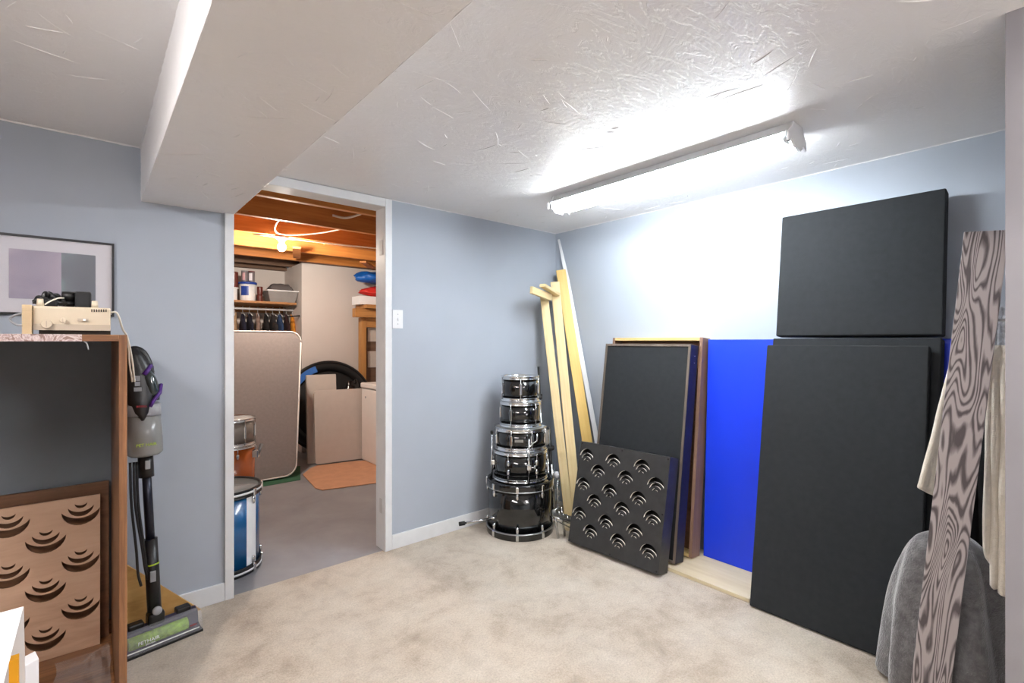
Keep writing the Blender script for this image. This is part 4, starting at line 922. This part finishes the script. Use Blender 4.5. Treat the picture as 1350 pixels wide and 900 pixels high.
for j in range(nv):
    for i in range(nu):
        f = bm.faces.new((g[i, j], g[(i + 1) % nu, j], g[(i + 1) % nu, j + 1], g[i, j + 1])); f.smooth = True
bm.faces.new([g[i, 0] for i in range(nu)][::-1]); bmesh.ops.remove_doubles(bm, verts=bm.verts[:], dist=1e-5)
o = obj('plush_blanket', bm, M_GREYB, subd=1); tag(o, 'grey plush blanket heaped on the floor behind the grained plank', 'blanket')

# ================================================================ UTILITY ROOM CONTENTS
UF = -0.004
# upright mattress with rounded corners and white piping
mt_ = thing('mattress', 'grey upright mattress with white piping standing below the closet shelf', 'mattress', (1.0, 4.80, UF + 0.013), (-R(3.0), 0, 0))
w, h, r = 1.02, 1.345, 0.10
rr = rounded_rect(w, h, r, 6, -0.56, 0.0)
skew = lambda x, z: (x + 0.07 * (z / h) * (1 if x > 0 else 0.3), z + 0.010)
rr = [skew(x, z) for x, z in rr]
bm = BM(); add_prism(bm, [(x, 0, z) for x, z in rr], (0, 0.16, 0)); obj('mattress_body', bm, M_MATT, mt_, bevel=0.012)
for y in (0.0, 0.16):
    bm = BM(); pts = [Vector((x, y, z)) for x, z in rr]; pts.append(pts[0]); add_tube(bm, pts, 0.007, 7); obj('piping', bm, M_PIPE, mt_)
# green mat under mattress, terracotta mat
def floor_poly(name, pix, mat, th, label, cat, z=UF):
    bm = BM(); add_prism(bm, [on_floor(x, y, z + th) - Vector((0, 0, th - 0.0006)) for x, y in pix], (0, 0, th)); o = obj(name, bm, mat, bevel=0.002); return tag(o, label, cat)
floor_poly('green_mat', [(330, 642), (345, 641), (396, 632), (396, 614), (330, 620)], M_GREENM, 0.004, 'thin green mat on the concrete under the mattress', 'mat')
floor_poly('terracotta_mat', [(399, 625), (409, 617), (417, 613.5), (470, 607), (512, 606), (512, 634), (425, 645.5), (416, 643)], M_RUGO, 0.008, 'terracotta coloured mat with a clipped corner on the concrete floor', 'mat')
# laminate boards
def board_px(name, label, pl, pr, z0, h, th, mat, lean_deg, r=0.03):
    d = pr - pl; L = d.length; ang = math.atan2(d.y, d.x)
    t = thing(name, label, 'board', (pl.x, pl.y, z0 + th * math.sin(R(lean_deg))), (-R(lean_deg), 0, ang))
    bm = BM(); add_prism(bm, [(x, 0, z) for x, z in rounded_rect(L, h, r, 4)], (0, th, 0)); obj('laminate_board', bm, mat, t, bevel=0.002)
    bm = BM(); add_box(bm, (-0.0015, 0.002, r), (0, th - 0.002, h - r)); obj('edge_band', bm, plain('tan_edge', srgb(168, 156, 146), 0.6), t); return t
pl = on_floor(416, 613, 0.005); pr = on_floor(482, 604, 0.005)
board_px('tabletop_panel', 'off-white laminate panel with rounded corners leaning by the freezer', pl, pl + (pr - pl).normalized() * 0.53, 0.0045, 0.755, 0.03, M_PANELW, 5)
d_ = (pr - pl).normalized(); nrm = Vector((-d_.y, d_.x, 0))
pl2 = pl - d_ * 0.05 + nrm * 0.10
board_px('tabletop_panel', 'narrower taller off-white panel leaning behind the rounded laminate panel', pl2, pl2 + d_ * 0.30, UF + 0.001, 0.92, 0.05, M_PANELW, 5, 0.008)
# freezer
fx0, fx1, fy0, fy1 = 2.20, 2.95, 4.30, 5.02
t = thing('chest_freezer', 'white chest freezer standing beside the laminate panels', 'freezer', ((fx0 + fx1) / 2, (fy0 + fy1) / 2, UF))
box_obj('cabinet', (fx0, fy0, 0.006), (fx1, fy1, 0.77), M_APPL, t, True, 0.01); ld = box_obj('lid', (fx0 - 0.012, fy0 - 0.012, 0.776), (fx1 + 0.012, fy1 + 0.012, 0.83), M_APPL, t, True, 0.014)
for y in (fy0 + 0.08, fy1 - 0.10):
    bm = BM(); add_cyl(bm, (fx0 - 0.003, y, 0.68), (fx0 + 0.001, y, 0.68), 0.012, seg=12); obj('bolt_cap', bm, M_GRAYP, t, True)
# trampoline ring with bin bag
tc = Vector((2.06, 5.52, 0.53)); Rr = 0.505
t = thing('mini_trampoline', 'black round mini trampoline leaning upright on the white block wall', 'trampoline', (tc.x, tc.y - 0.06, UF + 0.02), (-R(9), 0, 0))
bm = BM(); add_tube(bm, [Vector((Rr * math.sin(2 * PI * k / 64), 0, Rr - Rr * math.cos(2 * PI * k / 64) + 0.02)) for k in range(65)], 0.018, 10); obj('steel_ring', bm, M_BLKP, t)
bm = BM(); add_lathe(bm, [(0.40, 0.004), (0.49, 0.010), (0.505, 0.0), (0.49, -0.012), (0.40, -0.006)], 48, closed=True); bm.transform(Matrix.Translation((0, 0, Rr + 0.02)) @ Matrix.Rotation(R(90), 4, 'X')); obj('edge_pad', bm, plain('black_vinyl_pad', srgb(18, 18, 20), 0.4), t)
bm = BM(); add_lathe(bm, [(0, 0.0), (0.41, 0.0), (0.41, 0.003), (0, 0.003)], 40); bm.transform(Matrix.Translation((0, 0.006, Rr + 0.02)) @ Matrix.Rotation(R(90), 4, 'X')); mm = obj('jump_mat', bm, plain('black_mat_weave', srgb(22, 22, 24), 0.8), t)
bm = BM(); pts = []
for k in range(13):
    a_ = R(108 + 32 * k / 12); pts.append((0.485 * math.cos(a_), 0.485 * math.sin(a_)))
for k in range(13):
    a_ = R(140 - 32 * k / 12); pts.append((0.415 * math.cos(a_), 0.415 * math.sin(a_)))
add_prism(bm, [(x, -0.0135, z + Rr + 0.02) for x, z in pts], (0, -0.004, 0)); obj('blue_pad_section', bm, plain('blue_vinyl', srgb(54, 110, 190), 0.4), t)
bm = BM(); bmesh.ops.create_icosphere(bm, subdivisions=4, radius=1.0)
for v in bm.verts:
    p = v.co.copy(); k = 1 + 0.22 * N(p, 2.6, 2) + 0.10 * abs(N(p, 6, 4)); v.co = Vector((p.x * 0.17 * k, p.y * 0.09 * k, max(-0.40, p.z * 0.42 * k)))
for f in bm.faces: f.smooth = True
bm.transform(Matrix.Translation((2.22, 5.31, UF + 0.404))); o = obj('bin_bag', bm, M_BAGB); tag(o, 'shiny crumpled black plastic bag standing in front of the mini trampoline', 'plastic bag')
# timber framing with shelf on the right of the block wall
q0 = on_y(465, 418, 5.60); q1 = on_y(480, 420, 5.60)
t = thing('timber_frame', 'rough timber post and shelf frame standing against the block wall', 'timber frame', (2.62, 5.65, UF))
box_obj('post', (on_y(476.5, 430, 5.62).x, 5.62, UF), (on_y(483, 430, 5.62).x, 5.71, q0.z), M_PINEX and wood('orange_stud', srgb(150, 98, 48), srgb(186, 132, 74), srgb(206, 156, 98), 'Z', 7, 0.05, 0.6, knots=True), t, True, 0.002)
MS = wood('orange_stud_x', srgb(150, 98, 48), srgb(186, 132, 74), srgb(206, 156, 98), 'X', 7, 0.05, 0.6)
box_obj('beam', (q0.x, 5.53, q0.z), (3.05, 5.618, q0.z + 0.105), MS, t, True, 0.006)
box_obj('shelf_board', (on_y(476, 400, 5.6).x, 5.45, q0.z + 0.106), (3.05, 5.75, q0.z + 0.15), MS, t, True, 0.002)
box_obj('lower_rail', (on_y(483, 420, 5.6).x + 0.002, 5.63, q0.z - 0.115), (3.05, 5.70, q0.z - 0.001), MS, t, True, 0.002)
box_obj('dark_recess_fill', (on_y(483, 430, 5.62).x + 0.002, 5.72, 0.5), (3.05, 5.76, q0.z - 0.12), M_JOISTD, t, True)  # dark sheet put in for the darkness of a recess
for z0_, z1_ in ((1.27, 1.47), (0.95, 1.15)): box_obj('pale_patch', (on_y(489, 430, 5.62).x, 5.70, z0_), (3.0, 5.718, z1_), M_PANELW, t, True)
zs = q0.z + 0.151
o = box_obj('white_carton', (on_y(474, 395, 5.5).x, 5.5, zs), (2.95, 5.72, zs + 0.10), M_CARD, bevel=0.002); tag(o, 'flat white carton on the timber shelf under the red bag', 'carton')
def blob(name, label, cat, c, s, mat, seed, amp=0.25):
    bm = BM(); bmesh.ops.create_icosphere(bm, subdivisions=4, radius=1.0)
    for v in bm.verts:
        p = v.co.copy(); k = 1 + amp * N(p, 1.7, seed) + 0.08 * N(p, 5, seed + 1); v.co = Vector((p.x * s[0] * k, p.y * s[1] * k, p.z * s[2] * k))
    for f in bm.faces: f.smooth = True
    mz = min(v.co.z for v in bm.verts); bm.transform(Matrix.Translation((c[0], c[1], c[2] - mz))); return tag(obj(name, bm, mat), label, cat)
blob('nylon_bag', 'red nylon bag lying on the white carton on the timber shelf', 'bag', (2.66, 5.58, zs + 0.101), (0.23, 0.12, 0.06), plain('red_nylon', srgb(206, 40, 30), 0.5), 3)
blob('nylon_bag', 'blue nylon bag lying on top of the red bag', 'bag', (2.575, 5.55, zs + 0.255), (0.21, 0.13, 0.075), plain('blue_nylon', srgb(16, 92, 176), 0.45), 6)
# closet shelf, rail, supports
SHZ = 1.717
t = thing('closet_shelf', 'pine closet shelf with a hanging rail in the white alcove', 'shelf', (0.8, 6.1, SHZ))
box_obj('shelf_board', (UX0 + 0.002, 5.90, SHZ - 0.024), (1.80, 6.445, SHZ), M_SHELF, t, True, 0.002)
box_obj('wall_cleat', (UX0 + 0.002, 6.425, SHZ - 0.10), (1.80, 6.448, SHZ - 0.025), M_SHELF, t, True)
bm = BM(); add_cyl(bm, (UX0 + 0.002, 6.10, SHZ - 0.075), (UXC - 0.002, 6.10, SHZ - 0.075), 0.014, seg=14); obj('hanging_rail', bm, M_WHITEP, t, True)
for x in (-0.2, 1.0): box_obj('rail_bracket', (x, 6.09, SHZ - 0.075), (x + 0.01, 6.11, SHZ - 0.024), M_STEEL, t, True)
bm = BM(); add_cyl(bm, (1.70, 5.90, SHZ - 0.165), (1.822, 5.85, SHZ - 0.15), 0.008, seg=10); o = obj('metal_rod', bm, M_BLKP); tag(o, 'short dark rod sticking out of the closet side wall', 'rod')
# shelf contents
def vessel(name, label, cat, x, y, z, prof, mat, lid=None, lmat=None, band=None, group=None):
    t = thing(name, label, cat, (x, y, z + 0.0008), (0, 0, 0), group)
    bm = BM(); add_lathe(bm, prof, 28); obj('body', bm, mat, t)
    if lid: bm = BM(); add_lathe(bm, lid, 28); obj('lid', bm, lmat, t)
    if band:
        r, z0_, z1_, a0, a1, bmn = band; bm = BM(); n = 10; pr_ = None
        for k in range(n + 1):
            aa = R(a0 + (a1 - a0) * k / n); cur = [bm.verts.new((r * math.cos(aa), r * math.sin(aa), zz)) for zz in (z0_, z1_)]
            if pr_: bm.faces.new((pr_[0], cur[0], cur[1], pr_[1]))
            pr_ = cur
        obj('label_print', bm, bmn, t)
    return t
YS = 6.03
X = lambda px_: on_y(px_, 390, YS).x
MBL = plain('blue_lid_plastic', srgb(28, 64, 150), 0.4); MWP = plain('white_pail_plastic', srgb(232, 232, 232), 0.4); MRB = plain('red_brown_tin', srgb(96, 42, 34), 0.35); MGJ = plain('grey_jar', srgb(120, 112, 116), 0.3)
cyl = lambda r, h: [(0, 0), (r * 0.94, 0), (r * 0.96, 0.004), (r, h - 0.01), (r, h), (0, h)]
vessel('plastic_pail', 'white plastic pail with blue lid on the closet shelf', 'pail', X(326.5), YS, SHZ, [(0, 0), (0.074, 0), (0.076, 0.005), (0.086, 0.19), (0, 0.19)], MWP, [(0, 0.19), (0.093, 0.184), (0.094, 0.205), (0.088, 0.210), (0, 0.210)], MBL, (0.0865, 0.06, 0.16, -150, -95, MBL))
vessel('small_tub', 'small white tub at the doorway end of the closet shelf', 'tub', X(306), YS, SHZ, cyl(0.05, 0.13), MWP, [(0, 0.13), (0.063, 0.13), (0.063, 0.142), (0, 0.142)], MWP)
vessel('jar', 'red brown jar standing on the small white tub', 'jar', X(308), YS, SHZ + 0.143, cyl(0.045, 0.17), MRB)
vessel('jar', 'grey and red jar on the blue pail lid, beside the red brown jar', 'jar', X(322.5), YS, SHZ + 0.211, cyl(0.034, 0.115), MGJ, [(0, 0.115), (0.035, 0.115), (0.035, 0.125), (0, 0.125)], M_GRAYP, (0.0345, 0.02, 0.10, -140, -95, plain('pink_label', srgb(196, 150, 156), 0.6)))
vessel('jar', 'pale labelled jar on the blue pail lid, nearer the storage bin', 'jar', X(331.5), YS, SHZ + 0.211, cyl(0.034, 0.115), MGJ, [(0, 0.115), (0.035, 0.115), (0.035, 0.125), (0, 0.125)], plain('dark_red_lid', srgb(110, 40, 44), 0.5), (0.0345, 0.02, 0.10, -150, -90, M_MATB))
vessel('tin_can', 'lower dark red tin can between the pail and the storage bin', 'can', X(342), YS - 0.02, SHZ, cyl(0.03, 0.075), MRB)
vessel('tin_can', 'upper dark red tin can stacked between the pail and the storage bin', 'can', X(342), YS - 0.02, SHZ + 0.077, cyl(0.03, 0.09), MRB)
bx0, bx1 = X(348), X(390)
t = thing('storage_bin', 'clear plastic storage bin with white lid on the closet shelf', 'storage bin', ((bx0 + bx1) / 2, YS, SHZ + 0.0008))
hw = (bx1 - bx0) / 2 - 0.012
bm = BM(); lo = [bm.verts.new((sx_ * (hw - 0.03), sy_ * 0.10, 0)) for sx_, sy_ in ((-1, -1), (1, -1), (1, 1), (-1, 1))]; hi_ = [bm.verts.new((sx_ * hw, sy_ * 0.12, 0.12)) for sx_, sy_ in ((-1, -1), (1, -1), (1, 1), (-1, 1))]
bm.faces.new(lo[::-1])
for k in range(4): bm.faces.new((lo[k], lo[(k + 1) % 4], hi_[(k + 1) % 4], hi_[k]))
obj('bin_body', bm, plain('frosted_plastic', srgb(200, 196, 194), 0.3, trans=0.6), t, solid=0.003)
box_obj('bin_lid', (-hw - 0.010, -0.13, 0.122), (hw + 0.010, 0.13, 0.136), M_WHITEP, t, bevel=0.004)
box_obj('bin_contents', (-hw + 0.06, -0.08, 0.003), (hw - 0.06, 0.08, 0.085), M_CARD, t, bevel=0.01)
box_obj('dark_contents', (-hw + 0.04, 0.0, 0.086), (hw - 0.05, 0.08, 0.112), M_GRAYP, t, bevel=0.01)
bm = BM(); n = 16; g = {}
for i in range(n + 1):
    for j in range(9):
        u, v = i / n, j / 8; g[i, j] = bm.verts.new((bx0 + 0.03 + (bx1 - bx0 - 0.07) * u, YS - 0.10 + 0.2 * v, SHZ + 0.139 + 0.075 * min(1, 5 * u, 5 * (1 - u), 5 * v, 5 * (1 - v)) * (1 + 0.12 * N((u * 5, v * 3, 0), 1, 4))))
for i in range(n):
    for j in range(8): bm.faces.new((g[i, j], g[i + 1, j], g[i + 1, j + 1], g[i, j + 1])).smooth = True
bm.faces.new([g[i, 0] for i in range(n + 1)] + [g[n, j] for j in range(1, 9)] + [g[i, 8] for i in range(n - 1, -1, -1)] + [g[0, j] for j in range(7, 0, -1)])
tag(obj('folded_cover', bm, plain('charcoal_quilt', srgb(92, 86, 86), 0.8, bmp=0.5)), 'charcoal folded cover lying on the storage bin lid', 'folded cloth')
# hanging clothes
def garment(x, wd, ln, mat, label, name, yaw, seed, cat='clothing', accent=None):
    t = thing(name, label, cat, (x, 6.10, SHZ - 0.075), (0, 0, R(yaw)), 'clothes on the closet rail')
    bm = BM(); add_tube(bm, spline([(-0.019, 0, 0.004), (-0.014, 0, 0.018), (0, 0, 0.022), (0.016, 0, 0.016), (0.021, 0, 0), (0.014, 0, -0.022), (0, 0, -0.045)], 4), 0.0025, 6)
    add_tube(bm, [(0, 0, -0.045), (wd * 0.46, 0, -0.085)], 0.004, 6); add_tube(bm, [(0, 0, -0.045), (-wd * 0.46, 0, -0.085)], 0.004, 6); obj('hanger', bm, M_WHITEP, t)
    bm = BM(); nu, nv = 20, 14; rg_ = []
    for j in range(nv + 1):
        v = j / nv; z = -0.045 - ln * v
        half = wd * 0.5 * min(1, 0.18 + 3.6 * v) * (1 - 0.10 * v) ; dep = 0.018 + 0.014 * min(1, 3 * v); ring = []
        for k in range(nu):
            th = 2 * PI * k / nu; fl = 1 + 0.10 * N((math.cos(th) * 2, math.sin(th) * 2, v * 2.5), 1, seed)
            ring.append(bm.verts.new((half * math.cos(th) * fl, dep * math.sin(th) * fl + 0.003 * math.sin(5 * th + seed) * v, z - (0.04 * abs(math.cos(th)) if j < 3 else 0) + 0.015 * N((th, seed, 1), 1, 2) * (v > 0.9))))
        rg_.append(ring)
    for j in range(nv):
        for k in range(nu):
            f = bm.faces.new((rg_[j][k], rg_[j][(k + 1) % nu], rg_[j + 1][(k + 1) % nu], rg_[j + 1][k])); f.smooth = True
            if accent and (5 <= j <= 8) and (13 <= k <= 17): f.material_index = 1
    bm.faces.new(rg_[0]); bm.faces.new(rg_[-1][::-1]); obj('cloth_body', bm, [mat] + ([accent] if accent else []), t)
    return t
cm = lambda n_, c: plain(n_, srgb(*c), 0.9, var=0.2, vscale=30, bmp=0.3, bscale=90)
for x_, wd, ln, col, lb, nm, yw in (
    (X(311), 0.20, 0.62, cm('tan_suede', (168, 138, 108)), 'tan jacket at the doorway end of the closet rail', 'jacket', 78),
    (X(322), 0.34, 0.60, cm('navy_wool', (34, 34, 54)), 'navy coat hanging beside the tan jacket', 'coat', 86),
    (X(331), 0.34, 0.55, cm('midnight_cotton', (28, 28, 44)), 'midnight blue shirt hanging between the navy coat and the taupe top', 'shirt', 88),
    (X(342), 0.26, 0.50, cm('taupe_cotton', (136, 116, 108)), 'taupe top hanging in the middle of the closet rail', 'blouse', 80),
    (X(353), 0.30, 0.60, cm('black_cotton', (26, 24, 26)), 'black shirt with a pink patch on the closet rail', 'shirt', 84),
    (X(362), 0.34, 0.62, cm('charcoal_cotton', (44, 40, 42)), 'charcoal shirt hanging beside the pink patched one', 'shirt', 92),
    (X(371), 0.32, 0.56, cm('steel_blue_cotton', (48, 70, 108)), 'steel blue shirt on the closet rail', 'shirt', 88),
    (X(380), 0.34, 0.60, cm('maroon_black', (48, 26, 30)), 'dark maroon jacket near the alcove side wall', 'jacket', 85),
    (X(388), 0.26, 0.55, cm('amber_nylon', (212, 136, 40)), 'amber orange vest at the alcove side wall end of the rail', 'vest', 80)):
    garment(x_, wd, ln, col, lb, nm, yw, len(nm) + int(x_ * 10), accent=cm('pink_patch', (206, 70, 96)) if 'pink patch ' in lb else None)
# drums in the utility room
bd = drum('floor_tom', 'blue drum with a white stripe standing just inside the doorway', (0.555, 3.135, UF + 0.0005), 0.188, 0.465, 8, M_SKYB, M_BLKP, lug='small', rot=-1.25, hoop_h=0.04, hoop_out=0.010, head=M_SMOKE, band=M_BLKP)
bm = BM(); n = 8; pr_ = None
for k in range(n + 1):
    aa = R(20 - 22 * k / n + 12); cur = [bm.verts.new((0.1888 * math.cos(aa), 0.1888 * math.sin(aa), zz)) for zz in (0.045, 0.42)]
    if pr_: bm.faces.new((pr_[0], cur[0], cur[1], pr_[1]))
    pr_ = cur
obj('white_stripe', bm, M_WHITEP, bd)
for z0_ in (0.014, 0.440):
    bm = BM(); add_lathe(bm, [(0.1985, z0_), (0.2005, z0_), (0.2005, z0_ + 0.011), (0.1985, z0_ + 0.011)], 48, closed=True); obj('white_hoop_inlay', bm, M_WHITEP, bd)
od = drum('floor_tom', 'orange stained drum standing behind the blue striped drum', (0.80, 4.15, UF + 0.0005), 0.155, 0.50, 6, M_ORNG, M_CHROME, lug='small', rot=-1.0, hoop_h=0.02)
Mz = Matrix.Rotation(0.35, 4, 'Z'); bm = BM(); add_box(bm, (0.154, -0.022, 0.40), (0.20, 0.022, 0.46), Mz); br = obj('mounting_bracket', bm, M_CHROME, od, bevel=0.006)
bm = BM(); add_cyl(bm, Mz @ Vector((0.19, 0, 0.42)), Mz @ Vector((0.215, 0.012, 0.50)), 0.012, seg=10); obj('wing_bolt', bm, M_STEEL, br)
drum('snare_drum', 'dull silver snare drum resting on the orange drum', (0.80, 4.15, UF + 0.502), 0.15, 0.20, 8, M_SILV, M_CHROME, lug='tube', rot=-0.8, hoop_h=0.022)
